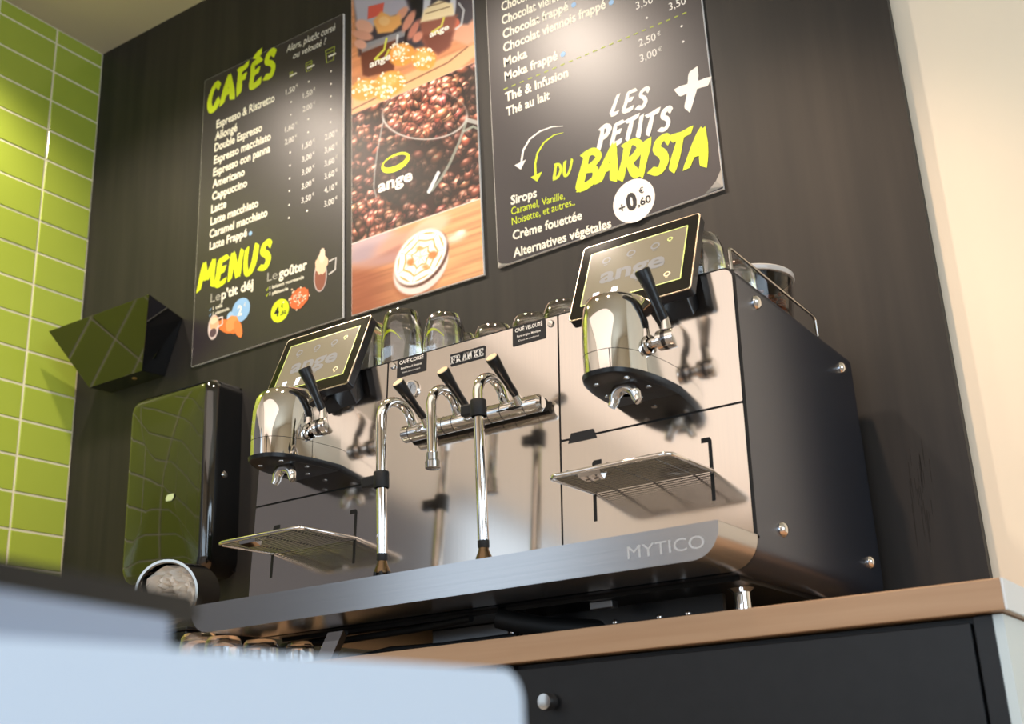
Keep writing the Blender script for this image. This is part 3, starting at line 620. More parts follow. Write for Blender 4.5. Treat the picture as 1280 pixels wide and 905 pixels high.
for y, z in ((1.686, .696), (2.094, .6935), (1.6805, .331), (2.097, .332)):
    make('side_bolt', MB().lathe([(0, .0085), (.006, .0078), (.0105, .0045), (.012, 0)], (XR, y, z), (1, 0, 0), 20), chrome, M, True)
    make('side_bolt', MB().lathe([(0, .0085), (.006, .0078), (.0105, .0045), (.012, 0)], (XL, y, z), (-1, 0, 0), 20), chrome, M, True)
# tray along the front
to = rrect(XL, XR, .262, .311, .002, .002, .043, .043, lambda x, z: (x, z), 9)
tr = make('drip_tray', MB().loft([[Vector((x, 1.445, z)) for x, z in to], [Vector((x, 1.447, z)) for x, z in to], [Vector((x, 1.581, z)) for x, z in to]]), steel_tray, M, True)
gr = MB()
for k_ in range(62): gr.box((XL+.03+k_*.0152, 1.462, .3112), (XL+.037+k_*.0152, 1.574, .3135))
tag(make('tray_grille', gr, chrome_dull, tr), kind='stuff')
make('tray_seam', MB().loft([[Vector((x, 1.5812, z)) for x, z in to], [Vector((x, 1.586, z)) for x, z in to]]), black_deep, M)
engr = mat('etched_steel', 'd8d6d4', .30, 1)
a, b = at(785, 699, 1, 1.4446), at(881, 681, 1, 1.4446)
place_text('engraved_lettering', 'MYTICO', (a.x, 1.4446, a.z), (1, 0, 0), (0, 0, 1), b.x-a.x, .0175, engr, tr, 0)
# feet
for x in (-1.53, -1.11, -.70):
    for y in (1.70, 2.06):
        fo = make('foot', MB().lathe([(0, 0), (.019, 0), (.019, .006), (.013, .012), (.013, .050), (.020, .056), (.020, ZBm-.2)], (x, y, .2), n=24), chrome, M, True)
# pipework under the body
ub = MB().box((-1.30, 1.72, .212), (-1.10, 1.95, .256), .002); make('junction_box', ub, mat('zinc', '8f9296', .35, 1), M)
make('bracket', MB().box((-1.12, 1.66, .2005), (-1.03, 1.70, .213), .001), mat('zinc', '8f9296'), M)
make('hose', MB().tube([(-1.09, 1.62, .248), (-1.06, 1.63, .238), (-1.02, 1.66, .228), (-.97, 1.72, .224), (-.90, 1.80, .223)], .017, 14), rubber, M, True)
make('hose', MB().tube([(-1.60, 1.65, .252), (-1.45, 1.65, .249), (-1.28, 1.64, .250), (-1.14, 1.615, .252)], .006, 10), rubber, M, True)
make('hose', MB().tube([(-1.45, 1.66, .215), (-1.33, 1.64, .222), (-1.22, 1.64, .218), (-1.08, 1.66, .222)], .005, 10), rubber, M, True)
make('bracket', MB().hexa([(-1.46, 1.585, .2), (-1.425, 1.585, .2), (-1.425, 1.60, .2), (-1.46, 1.60, .2), (-1.425, 1.585, .256), (-1.39, 1.585, .256), (-1.39, 1.60, .256), (-1.425, 1.60, .256)]), chrome, M)
make('bracket', MB().box((-.93, 1.64, .245), (-.89, 1.66, .256), .001), mat('zinc', '8f9296'), M)
make('under_panel', MB().box((-1.06, 1.72, .21), (-.74, 1.73, .256)), black_satin, M)
for x in (-1.0, -.93, -.85, -.80): make('under_screw', MB().lathe([(0, .004), (.004, .003), (.005, 0)], (x, 1.72, .232), (0, -1, 0), 12), chrome, M, True)
# badges
def label_plate(px_c, text, sub1, sub2):
    x0, x1, z0, z1 = px_c; y = lambda z: yf(z)-.0036
    t_ = make('name_plate', MB().hexa([(x0, y(z0)-.001, z0), (x1, y(z0)-.001, z0), (x1, y(z0)+.0008, z0), (x0, y(z0)+.0008, z0), (x0, y(z1)-.001, z1), (x1, y(z1)-.001, z1), (x1, y(z1)+.0008, z1), (x0, y(z1)+.0008, z1)]), mat('plate_black', '16171c', .4), M)
    w = x1-x0; ey = Vector((0, .075, 1)); zc = (z0+z1)/2
    for s_, dz, ww, hh, bd in ((text, .011, .84, .0070, .02), (sub1, -.001, .72, .0042, .015), (sub2, -.0095, .62, .0032, 0)):
        place_text('lettering', s_, (x0+w/2, y(zc+dz)-.0013, zc+dz), (1, 0, 0), ey, w*ww, hh, white_print, t_, bd, center=True)
label_plate((-1.279, -1.213, .697, .735-.004), 'CAFÉ CORSÉ', 'Blend Pérou & Honduras', 'Intense, cacaoté et épicé')
label_plate((-1.026, -.960, .697, .735-.004), 'CAFÉ VELOUTÉ', 'Pure origine Mexique', 'Doux et parfumé')
zb0, zb1 = .691, .713
bx = [-1.158, -1.1333, -1.1087, -1.084]
for i in range(3):
    bp = make('badge', MB().box((bx[i]+.0004, yf(.70)-.0052, zb0), (bx[i+1]-.0004, yf(.70)-.0030, zb1)), mat('plate_black', '16171c'), M)
    mb = MB()
    SL = {'F': [((.25,0),(.25,1)), ((.1,1),(.95,1)), ((.25,.52),(.75,.52)), ((.02,0),(.55,0)), ((.95,1),(.95,.75)), ((.75,.65),(.75,.4))], 'R': [((.25,0),(.25,1)), ((.05,1),(.75,1)), ((.75,1),(.85,.75)), ((.85,.75),(.75,.5)), ((.25,.5),(.75,.5)), ((.55,.5),(.85,0)), ((.02,0),(.5,0)), ((.75,0),(1,0))],
          'A': [((.15,0),(.5,1)), ((.5,1),(.85,0)), ((.28,.35),(.72,.35)), ((0,0),(.35,0)), ((.65,0),(1,0))], 'N': [((.2,0),(.2,1)), ((.2,1),(.8,0)), ((.8,0),(.8,1)), ((.02,0),(.4,0)), ((.02,1),(.25,1)), ((.6,1),(1,1))],
          'K': [((.22,0),(.22,1)), ((.28,.45),(.8,1)), ((.4,.55),(.82,0)), ((.02,0),(.48,0)), ((.02,1),(.48,1)), ((.65,1),(1,1)), ((.65,0),(1,0))], 'E': [((.25,0),(.25,1)), ((.05,1),(.92,1)), ((.25,.5),(.7,.5)), ((.05,0),(.92,0)), ((.92,1),(.92,.75)), ((.92,0),(.92,.25)), ((.7,.62),(.7,.38))]}
    for j, ch in enumerate(('FR', 'AN', 'KE')[i]):
        lx = bx[i]+.0018+j*.0109
        for s_ in SL[ch]:
            thick = .0030 if s_[0][1] != s_[1][1] and abs(s_[0][1]-s_[1][1]) > .4 else .0018
            a, b = [Vector((lx+p[0]*.0100, yf(.70)-.0056, zb0+.0045+p[1]*.0125)) for p in s_]; e = (b-a).normalized()*.0008
            ribbon(mb, [a-e, b+e], thick)
    make('lettering', mb, white_print, bp, norm=False)
# pressure gauge
gp = Vector((-1.245, yf(.666)-.003, .666)); ga = make('gauge', MB().lathe([(.0135, .003), (.0145, .005), (.0175, .005), (.0185, 0)], gp, (0, -1, 0), 28), chrome, M, True)
make('gauge_face', MB().lathe([(0, .003), (.014, .003)], gp, (0, -1, 0), 28), mat('gauge_white', 'b9bcc0', .2), ga)
make('gauge_needle', ribbon(MB(), [gp+Vector((-.002, -.0038, -.004)), gp+Vector((.003, -.0038, .009))], .0012), black_plastic, ga, norm=False)
for k_ in range(9):
    a = math.radians(-45+k_*33.75); e = Vector((math.cos(a), 0, math.sin(a))); make('gauge_tick', ribbon(MB(), [gp+e*.010+Vector((0, -.0036, 0)), gp+e*.0125+Vector((0, -.0036, 0))], .0008), black_plastic, ga, norm=False)

# tap manifold with three swan necks
tx0, tx1, my, mz, mr = -1.240, -.958, 1.573, .575, .0150
make('manifold_gasket', MB().tube([(tx0-.001, 1.5865, mz), (tx1+.001, 1.588, mz)], .0105, 20), black_deep, M, True)
man = make('manifold', MB().lathe([(0, -.002), (.010, -.002), (mr, .003), (mr, .020), (mr-.0007, .0202), (mr-.0007, .0212), (mr, .0214), (mr, .278), (mr, .281), (.010, .286), (0, .286)], (tx0, my, mz), (1, 0, 0), 28), chrome, M, True)
for x in (-1.222, -1.150, -1.128, -1.055, -1.030, -.985): make('manifold_ring', MB().lathe([(mr, -.0006), (mr+.0005, -.0004), (mr+.0005, .0004), (mr, .0006)], (x, my, mz), (1, 0, 0), 24), black_deep, man)
def swan(xr, xp, ztip, arm=None):
    pts = [(xr, my-.004, mz+.010)]; n = 14; yc, rad = (1.562+1.505)/2, (1.562-1.505)/2; zc = .593
    for k_ in range(n+1):
        a = math.pi*k_/n; t_ = k_/n; pts.append((xr+(xp-xr)*t_, yc+rad*math.cos(a), zc+.030*math.sin(a)))
    pts += [(xp, 1.505, zc-.03), (xp, 1.505, ztip)]
    return make('spout_pipe', MB().tube(pts, .0088, 18), chrome, M, True)
s1 = swan(-1.214, -1.236, .352); s2 = swan(-1.118, -1.128, .500); s3 = swan(-1.022, -1.034, .345)
make('aerator', MB().lathe([(.0088, .026), (.0105, .024), (.0105, .012), (.0128, .010), (.0128, -.001), (.010, -.0025), (0, -.0025)], (-1.128, 1.505, .484), n=24), chrome_dull, s2, True)
bronze = mat('bronze_tip', '6d5a44', .25, 1)
for sp, x, z in ((s1, -1.236, .352), (s3, -1.034, .345)):
    make('tip_collar', MB().lathe([(.0092, .006), (.0092, -.004), (.0080, -.006)], (x, 1.505, z), n=20), rubber, sp, True)
    make('foamer_tip', MB().lathe([(.0078, -.004), (.0085, -.010), (.0130, -.021), (.0135, -.026), (.0115, -.026), (.006, -.012)], (x, 1.505, z), n=20), bronze, sp, True)
    for k_ in range(6):
        a = math.pi*k_/3; make('tip_prong', MB().box((x+.0118*math.cos(a)-.0028, 1.505+.0118*math.sin(a)-.0028, z-.033), (x+.0118*math.cos(a)+.0028, 1.505+.0118*math.sin(a)+.0028, z-.024), .0008), black_plastic, sp)
for sp, x, z, ax in ((s1, -1.236, .482, -.040), (s3, -1.034, .565, -.032)):
    make('grip_sleeve', MB().lathe([(.0125, -.014), (.0132, -.012), (.0132, .012), (.0125, .014), (.0088, .014)], (x, 1.505, z), n=24), rubber, sp, True)
    make('grip_tab', MB().box((x+ax, 1.498, z-.009), (x-.010, 1.512, z+.010), .003), rubber, sp)
cream_cap = mat('cream_cap', 'cdb892', .4)
def lever(parent, base, top, r0=.0055, r1=.0112, ring=chrome):
    b, t_ = V(base), V(top); d = t_-b
    h = make('lever_handle', MB().tube([b, b+d*.12, b+d*.3, b+d*.65, b+d*.97, t_], [r0, r0*1.25, r0*1.2, (r0+r1)/2*1.05, r1, r1*.93], 20), black_plastic, parent, True)
    make('lever_cap', MB().tube([t_-d*.004, t_+d*.012], [r1*.90, r1*.84], 20), cream_cap if ring is chrome else chrome_dull, h)
    return h
for xb, xt, zb_ in ((-1.180, -1.188, .588), (-1.090, -1.094, .590), (-.992, -.996, .592)):
    ho = make('valve_stem', MB().tube([(xb, 1.563, .578), (xb-.0003, 1.552, .590)], [.009, .0065], 16), chrome, M, True)
    lever(ho, (xb, 1.553, .589), (xt, 1.492, .640))

# group heads
def group_head(cx, tag_):
    def ring(z, s=1, hw=.056, fr=1.443):
        o = []
        for k_ in range(29):
            a = math.pi*k_/28; ex = 2.7; c, s_ = math.cos(a), math.sin(a)
            X = math.copysign(abs(c)**(2/ex), c)*hw*s; Y = -abs(s_)**(2/ex)*(1.602-fr)*s
            o.append(Vector((cx+X, 1.602+Y, z)))
        return o
    zt = .690
    bo = make('group_head', MB().loft([ring(.556), ring(.60), ring(.640, .985), ring(.664, .95), ring(.680, .89), ring(zt-.002, .78), ring(zt, .55)]), chrome, M, True)
    make('group_base', MB().loft([ring(.5445, .96, .056), ring(.549, 1.02, .056), ring(.5558, 1.03, .0565)]), black_plastic, bo, True)
    make('group_seam', MB().loft([ring(.5858, 1.0015), ring(.5866, 1.0015)], caps=False), black_deep, bo)
    make('group_seam', MB().box((cx+.018, 1.4445, .556), (cx+.0188, 1.452, .586)), black_deep, bo)
    for dx, dy in ((-.035, 1.53), (.035, 1.53), (0, 1.57), (-.02, 1.47), (.03, 1.47)):
        make('base_screw', MB().lathe([(0, -.002), (.0045, -.0015), (.005, .001)], (cx+dx, dy, .5445), n=14), chrome_dull, bo, True)
    sx = cx+.010; sy = 1.512
    pts = []
    for k_ in range(15):
        a = math.pi*(k_/14); pts.append((sx+.0185*math.cos(a), sy-.012, .522+.019*math.sin(a)))
    pts = [(sx+.0225, sy-.014, .514)]+pts+[(sx-.0225, sy-.014, .514)]
    sp = make('double_spout', MB().tube(pts, [.0062]+[.0078+.0026*math.sin(math.pi*k_/14) for k_ in range(15)]+[.0062], 16), chrome, bo, True)
    make('spout_neck', MB().lathe([(.014, .545-.528), (.013, .008), (.010, 0)], (sx, sy-.008, .530), n=20), chrome_dull, bo, True)
    # rotary hub and lever on the right flank
    hx_ = cx+.055; hb = make('lever_hub', MB().lathe([(.009, -.006), (.009, .004), (.0150, .005), (.0155, .007), (.0155, .031), (.0145, .033), (.006, .034), (0, .034)], (hx_, 1.528, .610), (1, 0, 0), 28), chrome, bo, True)
    make('hub_band', MB().lathe([(.0156, .014), (.0159, .0145), (.0159, .0205), (.0156, .021)], (hx_, 1.528, .610), (1, 0, 0), 28), mat('dark_chrome', '5a5a5c', .08, 1), hb, True)
    ne = make('lever_neck', MB().tube([(hx_+.019, 1.530, .618), (hx_+.017, 1.531, .645)], [.0095, .0060], 18), chrome, hb, True)
    lever(hb, (hx_+.0165, 1.531, .640), (hx_+.002, 1.497, .7165), .0062, .0125, None)
for i, cx in enumerate((-1.463, -.777)): group_head(cx, i)

# touch screens
def display(cx):
    w, h = .216, .170; c0 = Vector((cx, 1.5525, .6915)); up = Vector((0, .071, .1555)).normalized(); rt_ = Vector((1, 0, 0)); bk = Vector((0, up.z, -up.y))
    def P(u, v, d=0): return c0+rt_*u+up*v+bk*d
    root = make('touch_display', MB().loft([rrect(-w/2, w/2, 0, h, .006, .006, .006, .006, lambda u, v: P(u, v, .001), 4), rrect(-w/2, w/2, 0, h, .006, .006, .006, .006, lambda u, v: P(u, v, .018), 4), rrect(-w/2+.008, w/2-.008, .008, h-.008, .006, .006, .006, .006, lambda u, v: P(u, v, .026), 4)]), mat('display_shell', '1b1c20', .32), M, True)
    make('chrome_rim', MB().loft([rrect(-w/2-.0004, w/2+.0004, -.0004, h+.0004, .006, .006, .006, .006, lambda u, v: P(u, v, .0002), 4), rrect(-w/2-.0004, w/2+.0004, -.0004, h+.0004, .006, .006, .006, .006, lambda u, v: P(u, v, .0022), 4)]), mat('rim_metal', 'c8b9a4', .3, 1), root)
    make('bezel', MB().loft([rrect(-w/2+.0016, w/2-.0016, .0016, h-.0016, .005, .005, .005, .005, lambda u, v: P(u, v, -.0006), 4), rrect(-w/2+.0016, w/2-.0016, .0016, h-.0016, .005, .005, .005, .005, lambda u, v: P(u, v, .0004), 4)]), mat('bezel_glass', '0d0d0e', .06, coat=.6, noise=((420, 420, 420), '8f7c5c', .69, .73)), root)
    sw, s0, s1_ = .089, .026, .146
    sc_ = make('screen', MB().loft([[P(-sw, s0, -.0010), P(sw, s0, -.0010), P(sw, s1_, -.0010), P(-sw, s1_, -.0010)], [P(-sw, s0, -.0004), P(sw, s0, -.0004), P(sw, s1_, -.0004), P(-sw, s1_, -.0004)]]), mat('screen_reflect_tint', '757060', .10, spec=.3, emit=.20), root)  # beige base colour stands in for the room reflected in the screen
    gl = MB(); y0 = -.0013
    for a, b in (((-sw, s0), (sw, s0)), ((sw, s0), (sw, s1_)), ((sw, s1_), (-sw, s1_)), ((-sw, s1_), (-sw, s0))):
        A, B = P(*a, y0), P(*b, y0); n_ = (up if a[1] == b[1] else rt_)*.0011; gl.poly([A-n_, B-n_, B+n_, A+n_])
    make('screen_border', gl, mat('green_pixels', 'a9ba58', .3, emit=.22), sc_, norm=False)
    pale = mat('pale_pixels', '7e8082', .10, spec=.3, emit=.21); bright = mat('bright_pixels', 'dfe8f2', .3, emit=.8)
    place_text('screen_lettering', 'ange', P(-.062, .068, y0), rt_, up, .118, .034, pale, sc_, .03)
    def icon(u, v, s_, m, name='screen_icon'):
        mb = MB(); n = 12
        for k_ in range(n):
            q = []
            for kk, r_ in ((k_, 1), (k_+1, 1), (k_+1, .62), (k_, .62)):
                a = 2*math.pi*kk/n; q.append(P(u+s_*r_*math.cos(a), v+s_*.9*r_*math.sin(a), y0-.0001))
            mb.poly(q)
        mb.poly([P(u-s_*.4, v-s_*1.3, y0-.0001), P(u+s_*.4, v-s_*1.3, y0-.0001), P(u+s_*.4, v-s_*1.1, y0-.0001), P(u-s_*.4, v-s_*1.1, y0-.0001)])
        return make(name, mb, m, sc_, norm=False)
    for u in (-.056, -.010, .034): icon(u, .120, .0085, pale)
    icon(.060, .126, .005, mat('green_pixels', 'b4c85a'))
    for u in ((-.070, .038), (-.036, .040)):
        mb = MB().poly([P(u[0], u[1]-.008, y0), P(u[0]+.011, u[1]-.008, y0), P(u[0]+.012, u[1]+.010, y0), P(u[0]+.001, u[1]+.010, y0)]); make('screen_icon', mb, bright, sc_, norm=False)
    icon(.064, .045, .006, mat('warm_pixels', 'c8b888', .3, emit=.4)); icon(.01, .058, .006, pale)
    # bracket down to the machine front
    z0, z1 = .668, .716
    make('display_bracket', MB().hexa([(cx-.045, 1.575, .700), (cx+.088, 1.575, .700), (cx+.088, 1.6055, .664), (cx-.045, 1.6055, .664), (cx-.045, 1.60, .775), (cx+.088, 1.60, .775), (cx+.088, 1.6085, .725), (cx-.045, 1.6085, .725)], .003), black_satin, root)
    make('display_back', MB().hexa([P(-.06, .02, .02), P(.06, .02, .02), P(.06, .02, .045), P(-.06, .02, .045), P(-.06, .13, .02), P(.06, .13, .02), P(.06, .13, .038), P(-.06, .13, .038)], .003), black_satin, root)
for cx in (-1.461, -.7765): display(cx)

# swing cup shelves with their hook slots
slotm = black_deep; wire_m = mat('shelf_wire', '9b9792', .12, 1)
def shelf(cx):
    x0, x1, y0, y1, z = cx-.099, cx+.099, 1.446, 1.588, .413
    rim = [Vector((x, y, z)) for x, y in rrect(x0, x1, y0, y1, .004, .004, .016, .016, lambda u, v: (u, v), 5)]
    s_ = make('cup_shelf', MB().tube(rim+[rim[0]], .0034, 10), chrome, M, True)
    for k_ in range(17):
        y = y0+.006+k_*(y1-y0-.010)/16
        make('shelf_bar', MB().tube([(x0+.001, y, z), (x1-.001, y, z)], .00125, 8, False), wire_m, s_, True)
    for xx in (cx-.066, cx, cx+.066): make('cross_bar', MB().tube([(xx, y0, z+.003), (xx, y1, z+.003)], .0018, 6), wire_m, s_, True)
    make('finger_tab', MB().hexa([(cx-.055, y0+.012, z-.006), (cx-.018, y0+.012, z-.006), (cx-.022, y0+.030, z-.010), (cx-.050, y0+.030, z-.010), (cx-.055, y0+.010, z+.001), (cx-.018, y0+.010, z+.001), (cx-.018, y0+.030, z-.002), (cx-.055, y0+.030, z-.002)]), chrome, s_)
    for sx, d in ((cx-.099, 1), (cx+.099, -1)):
        w = .0028; q = lambda x, z_, e: Vector((x, yf(z_)-.0038+e, z_))
        o = [(-w, .368), (w, .368), (w, .458), (w+.011, .458), (w+.011, .4655), (0, .4655), (-w, .461)]
        make('hook_slot', MB().extrude([q(sx+d*u, z_, 0) for u, z_ in o], (0, .0025, 0)), slotm, M)
        make('shelf_hook', MB().box((sx-.002, 1.580, z-.004), (sx+.002, 1.594, z+.004)), chrome_dull, s_)
for cx in (-1.461, -.7765): shelf(cx)
# red service mark low on the middle panel
c0 = Vector((-1.137, yf(.34)-.0036, .325)); mb = MB()
for k_ in range(7):
    a = math.pi*(k_/6); e = Vector((math.cos(a), 0, math.sin(a))); ribbon(mb, [c0+e*.004, c0+e*.008], .0016)
mb.poly([c0+Vector((.004*math.cos(a), 0, .003*math.sin(a))) for a in (0, 1, 2, 3)]); make('red_mark', mb, mat('red_print', 'c02a3c', .5), M, norm=False)

# bean hopper behind the right corner
hc = Vector((-.722, 1.935, .735))
hp = make('bean_hopper', MB().lathe([(.074, 0), (.083, .098), (.080, .098), (.071, .003), (0, .003), (0, 0), (.074, 0)], hc, n=48), smoke, M, True)
make('hopper_rim', MB().lathe([(.079, .0975), (.0855, .0975), (.087, .100), (.087, .106), (.085, .108), (.079, .108), (.079, .0975)], hc, n=48), mat('rim_clear', 'c9c5c0', .12), hp, True)
make('hopper_lid', MB().lathe([(0, .104), (.079, .104), (.079, .1005), (0, .1005)], hc, n=40), mat('smoked_lid', '1b1a1a', .15), hp, True)
be = MB(); rb = random.Random(7)
for k_ in range(560):
    a, r_ = rb.uniform(0, 6.28), .066*math.sqrt(rb.random()); c = hc+Vector((r_*math.cos(a), r_*math.sin(a), .008+.056*rb.random()+.01*(1-r_/.066)))
    rot = Matrix.Rotation(rb.uniform(0, 6.28), 3, 'Z') @ Matrix.Rotation(rb.uniform(-1.2, 1.2), 3, 'X'); rings = []
    for xx, rr_ in ((-.0055, .001), (-.0035, .003), (0, .0038), (.0035, .003), (.0055, .001)):
        rings.append([c+rot @ Vector((xx, rr_*math.cos(t_), rr_*.8*math.sin(t_))) for t_ in np.linspace(0, 2*math.pi, 7)[:-1]])
    be.loft(rings)
tag(make('coffee_beans', be, mat('roasted_bean', '96522f', .3, noise=((60, 60, 60), '6e3a1c', .3, .7)), hp, True), kind='stuff')
# rail around the cup warmer
zr = .772
rail = [(-.628, 1.625, .735), (-.628, 1.625, zr-.004), (-.628, 1.629, zr), (-.628, 2.000, zr), (-.628, 2.010, zr-.006), (-.628, 2.012, .735)]
make('cup_rail', MB().tube(rail, .0030, 12), chrome_dull, M, True)
make('cup_rail', MB().tube([(-1.606, y, z) for x, y, z in rail], .0030, 12), chrome_dull, M, True)
make('warmer_plate', MB().box((XL+.02, 1.64, .7352), (XR-.02, 2.13, .7365)), steel_tray, M)

# ---------------------------------------------------------------- upturned glasses
def glass(loc, r, h, label, cat='glass', group='upturned glasses on the machine', marks=True, taper=.80):
    t = thing('glass', label, cat, loc, group); rb_, rt2 = r, r*taper; w = .0028; b = .011
    p = [(rb_, 0), (rb_*1.0, h*.35), ((rb_+rt2)/2*1.04, h*.72), (rt2, h-.008), (rt2-.004, h-.0015), (rt2-.010, h), (rt2*.45, h-.0012), (0, h-.0012),
         (0, h-b), (rt2*.55, h-b), (rt2-w-.003, h-b-.004), ((rb_+rt2)/2*1.04-w, h*.70), (rb_-w, h*.35), (rb_-w, 0), (rb_, 0)]
    make('tumbler', MB().lathe(p, loc, n=40), glassm, t, True)
    if marks:                                     # lime swoosh and white name printed on the side facing out
        mb = MB(); n = 18
        def S(a, z): rr_ = r*(1.0 if z < h*.35 else 1.0-(z/h-.35)*.28)+.0005; return Vector((loc[0]+rr_*math.sin(a), loc[1]-rr_*math.cos(a), loc[2]+z))
        for k_ in range(n):
            t0, t1 = k_/n, (k_+1)/n; f = lambda t_: (-.9+1.5*t_, h*(.30+.30*math.sin(t_*2.6)))
            (a0, z0), (a1, z1) = f(t0), f(t1); w0, w1 = .005*math.sin(math.pi*t0)+.001, .005*math.sin(math.pi*t1)+.001
            mb.poly([S(a0, z0), S(a1, z1), S(a1, z1+w1), S(a0, z0+w0)])
        make('printed_swoosh', mb, lime_print, t, norm=False)
    return t
ZG = .7368
GL = [((-1.428, 1.700), .044, .128, 'tall upturned glass half behind the left touch screen'),
      ((-1.333, 1.690), .042, .128, 'tallest upturned glass, left of the CAFÉ CORSÉ plate top edge'),
      ((-1.243, 1.705), .041, .103, 'medium upturned glass right of the tallest glass'),
      ((-1.213, 1.800), .036, .097, 'small upturned glass peeping out behind the medium glass'),
      ((-1.192, 1.800), .046, .094, 'upturned glass showing only its base above the maker badge'),
      ((-1.107, 1.805), .046, .096, 'upturned glass showing only its base above the CAFÉ VELOUTÉ plate'),
      ((-1.026, 1.790), .046, .097, 'upturned glass base just left of the right touch screen'),
      ((-.700, 1.690), .038, .100, 'upturned glass behind the right touch screen edge'),
      ((-.672, 1.765), .030, .070, 'small glass between the right screen and the bean hopper')]
for i, ((x, y), r, h, lb) in enumerate(GL):
    if i in (3,): x, y = -1.270, 1.800
    glass((x, y, ZG), r, h, lb, marks=i < 3)
for (x, y), r, h, lb in (((-1.725, 1.565), .036, .083, 'leftmost upturned glass on the worktop under the tray end'), ((-1.640, 1.545), .034, .068, 'second upturned glass from the left on the worktop'),
                        ((-1.562, 1.56), .033, .055, 'third upturned glass on the worktop, under the tray'), ((-1.505, 1.60), .026, .050, 'fourth upturned glass on the worktop, beside the slanted bracket')):
    glass((x, y, .2003), r, h, lb, group='small upturned glasses on the worktop', marks=False, taper=.92)

# ---------------------------------------------------------------- things left of the machine
# polished round tin lying open towards us, on a black box
bc = Vector((-1.885, 1.62, .384)); ax = Vector((.45, -.85, -.12)).normalized()
bx_ = thing('storage_box', 'plain black box under the polished round tin', 'box', (-1.88, 1.68, .2))
make('body', MB().box((-1.96, 1.60, .2002), (-1.80, 1.80, .300), .004), black_plastic, bx_)
make('lid', MB().box((-1.963, 1.597, .3002), (-1.797, 1.803, .3075), .002), black_plastic, bx_)
dkc = mat('tarnished_chrome', '8f8a84', .06, 1)
tin = thing('round_tin', 'polished round tin on its side holding crumpled white paper, left of machine', 'tin', (bc.x, bc.y+.05, .3075))
make('shell', MB().lathe([(.058, 0), (.0605, .004), (.0655, .004), (.067, 0), (.0655, -.005), (.063, -.008), (.062, -.14), (.045, -.155), (0, -.155), (0, -.150), (.044, -.150), (.0585, -.138), (.0585, -.006), (.058, 0)], bc, ax, 48), dkc, tin, True)
u_ = ax.cross(Vector((0, 0, 1))).normalized(); w_ = u_.cross(ax); rp = random.Random(12); mb = MB(); rings = []
for i in range(9):
    rr_ = .001+.054*i/8; rings.append([bc-ax*(.012+.05*(i/8)**2*0+.030*rp.random()+(.0 if i else .01))+(u_*math.cos(2*math.pi*k_/22)+w_*math.sin(2*math.pi*k_/22))*rr_ for k_ in range(22)])
mb.loft(rings, caps=False); make('crumpled_paper', mb, mat('white_tissue', 'f4e9da', .7), tin)

# paper towel dispenser
dt = thing('towel_dispenser', 'glossy black wall-mounted paper towel dispenser with rounded corners', 'dispenser', (-2.47, 2.2, .53))
def drect(i, y, bulge=0): return rrect(-2.640+i, -2.300-i, .530+i, 1.062-i, .035, .035, .045, .045, lambda x, z: Vector((x, y-bulge, z)), 8)
rings = [drect(0, 2.2058)]
rings += [drect(.0, 2.130)]
for k_ in range(1, 7): a = math.pi/2*k_/6; rings.append(drect(.030*(1-math.cos(a)), 2.130-.034*math.sin(a)))
cov = MB().loft(rings, caps=False)
# convex front, a fine grid blended on to the last ring
last = rings[-1]; cx_, cz_ = -2.47, .796; prev = last; allr = [last]
for k_ in range(1, 10):
    s_ = 1-k_/10; allr.append([Vector((cx_+(p.x-cx_)*s_, 2.096-.012*(1-s_*s_), cz_+(p.z-cz_)*s_)) for p in last])
cov.loft(allr, caps=False); cov.poly(allr[-1]); bmesh.ops.remove_doubles(cov.bm, verts=cov.bm.verts, dist=1e-5)
dc = make('cover', cov, black_gloss, dt, True)
make('back_plate', MB().box((-2.635, 2.200, .545), (-2.305, 2.2058, 1.05)), black_plastic, dt)
make('cover_lock', MB().lathe([(0, .0045), (.006, .0042), (.009, .002), (.009, -.003)], (-2.3005, 2.150, .795), (1, -.1, 0), 20), chrome, dt, True)
p_ = at(212, 622, 1, 2.0825); flat('leaf_mark', [p_+Vector((x, 0, z)) for x, z in ((-.014, -.008), (.008, -.009), (.016, -.002), (.015, .009), (-.008, .009), (-.015, .002))], mat('pale_mark', 'cfe0b0', .4), dc)
make('outlet', MB().box((-2.58, 2.125, .5245), (-2.36, 2.19, .531)), black_deep, dt)

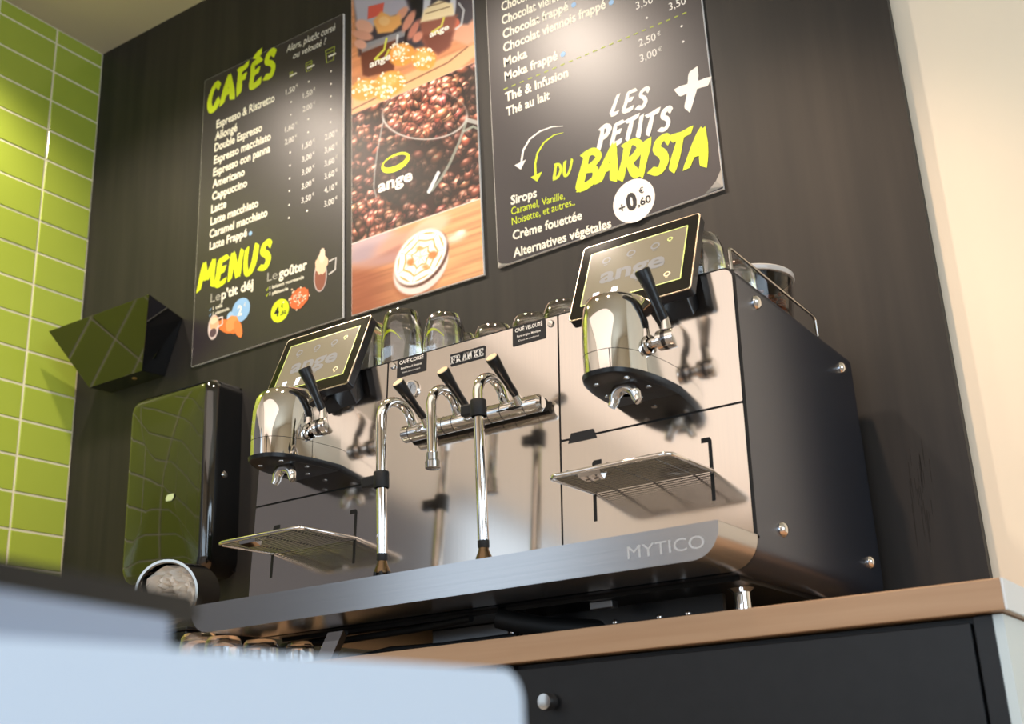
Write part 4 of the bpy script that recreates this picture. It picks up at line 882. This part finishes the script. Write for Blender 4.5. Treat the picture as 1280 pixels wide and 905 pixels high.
# angled black hood box above it
hb_ = thing('wall_unit', 'gloss black tapered box on the wall above the towel dispenser', 'box', (-2.72, 2.15, 1.156))
A_ = [(-2.932, 2.022, 1.322), (-2.487, 2.022, 1.322), (-2.556, 2.2058, 1.322), (-2.862, 2.2058, 1.322)]; B_ = [(-2.866, 2.130, 1.157), (-2.632, 2.130, 1.157), (-2.622, 2.2058, 1.157), (-2.858, 2.2058, 1.157)]
make('housing', MB().hexa([B_[0], B_[1], B_[2], B_[3], A_[0], A_[1], A_[2], A_[3]], .0015), black_gloss, hb_)
make('indicator', MB().lathe([(0, -.003), (.007, -.002), (.008, .001)], (-2.70, 2.16, 1.157), n=16), mat('amber_lens', 'a08040', .3), hb_, True)
make('top_stud', MB().lathe([(0, .004), (.004, .003), (.005, 0)], (-2.50, 2.03, 1.322), n=12), chrome_dull, hb_, True)

# ---------------------------------------------------------------- blurred things close to the camera
near_white = mat('pale_blue_plastic', 'd3e2f4', .45)
def slab(pA, pB, zt, thick, depth_dir, dep, rad):
    a, b = V(pA), V(pB); e = (b-a); L = e.length; e.normalize(); dd = V(depth_dir).normalized()
    o = rrect(0, L, zt-thick, zt, .001, rad, .001, .001, lambda u, v: (u, v), 8)
    f = lambda u, v, d: Vector((a.x+e.x*u+dd.x*d, a.y+e.y*u+dd.y*d, v))
    r = [[f(u, v, 0) for u, v in o], [f(u, v, dep) for u, v in o]]
    return MB().loft(r)
A = ray(-160, 790)*.40; B = ray(652, 850)*.95
zt = .046
A = ray(-200, 783); A = A*(zt/A.z); B = ray(652, 838); B = B*(zt/B.z)
perp = Vector((-(B-A).y, (B-A).x, 0)).normalized()
w1 = thing('serving_counter', 'pale bluish white counter top out of focus in the foreground', 'counter', (A.x, A.y, -.7))
make('top_slab', slab(A, B, zt, .115, perp, .07, .014), near_white, w1, True)
make('front_board', slab(A+perp*.012, B+perp*.012, zt-.116, .62, perp, .05, .002), near_white, w1)
dk = thing('till', 'dark grey and black till out of focus at the left edge', 'till', (-.48, .38, zt))
zg, zk = .0625, .0735
a, b = ray(-90, 722), ray(213, 772); a, b = a*(zg/a.z), b*(zg/b.z); perp = Vector((-(b-a).y, (b-a).x, 0)).normalized()
make('front', slab(a, b, zg, zg-.0465, perp, .02, .003), mat('till_grey', '98a2b4', .5), dk, True)
make('base', slab(a+perp*.02, b+perp*.02, zg-.002, zg-.0485, perp, .06, .003), black_plastic, dk, True)
a, b = a+perp*.004-(b-a).normalized()*.01, b+perp*.004+(b-a).normalized()*.022
make('top_cover', slab(a, b, zk, zk-zg-.0005, perp, .08, .006), black_plastic, dk, True)
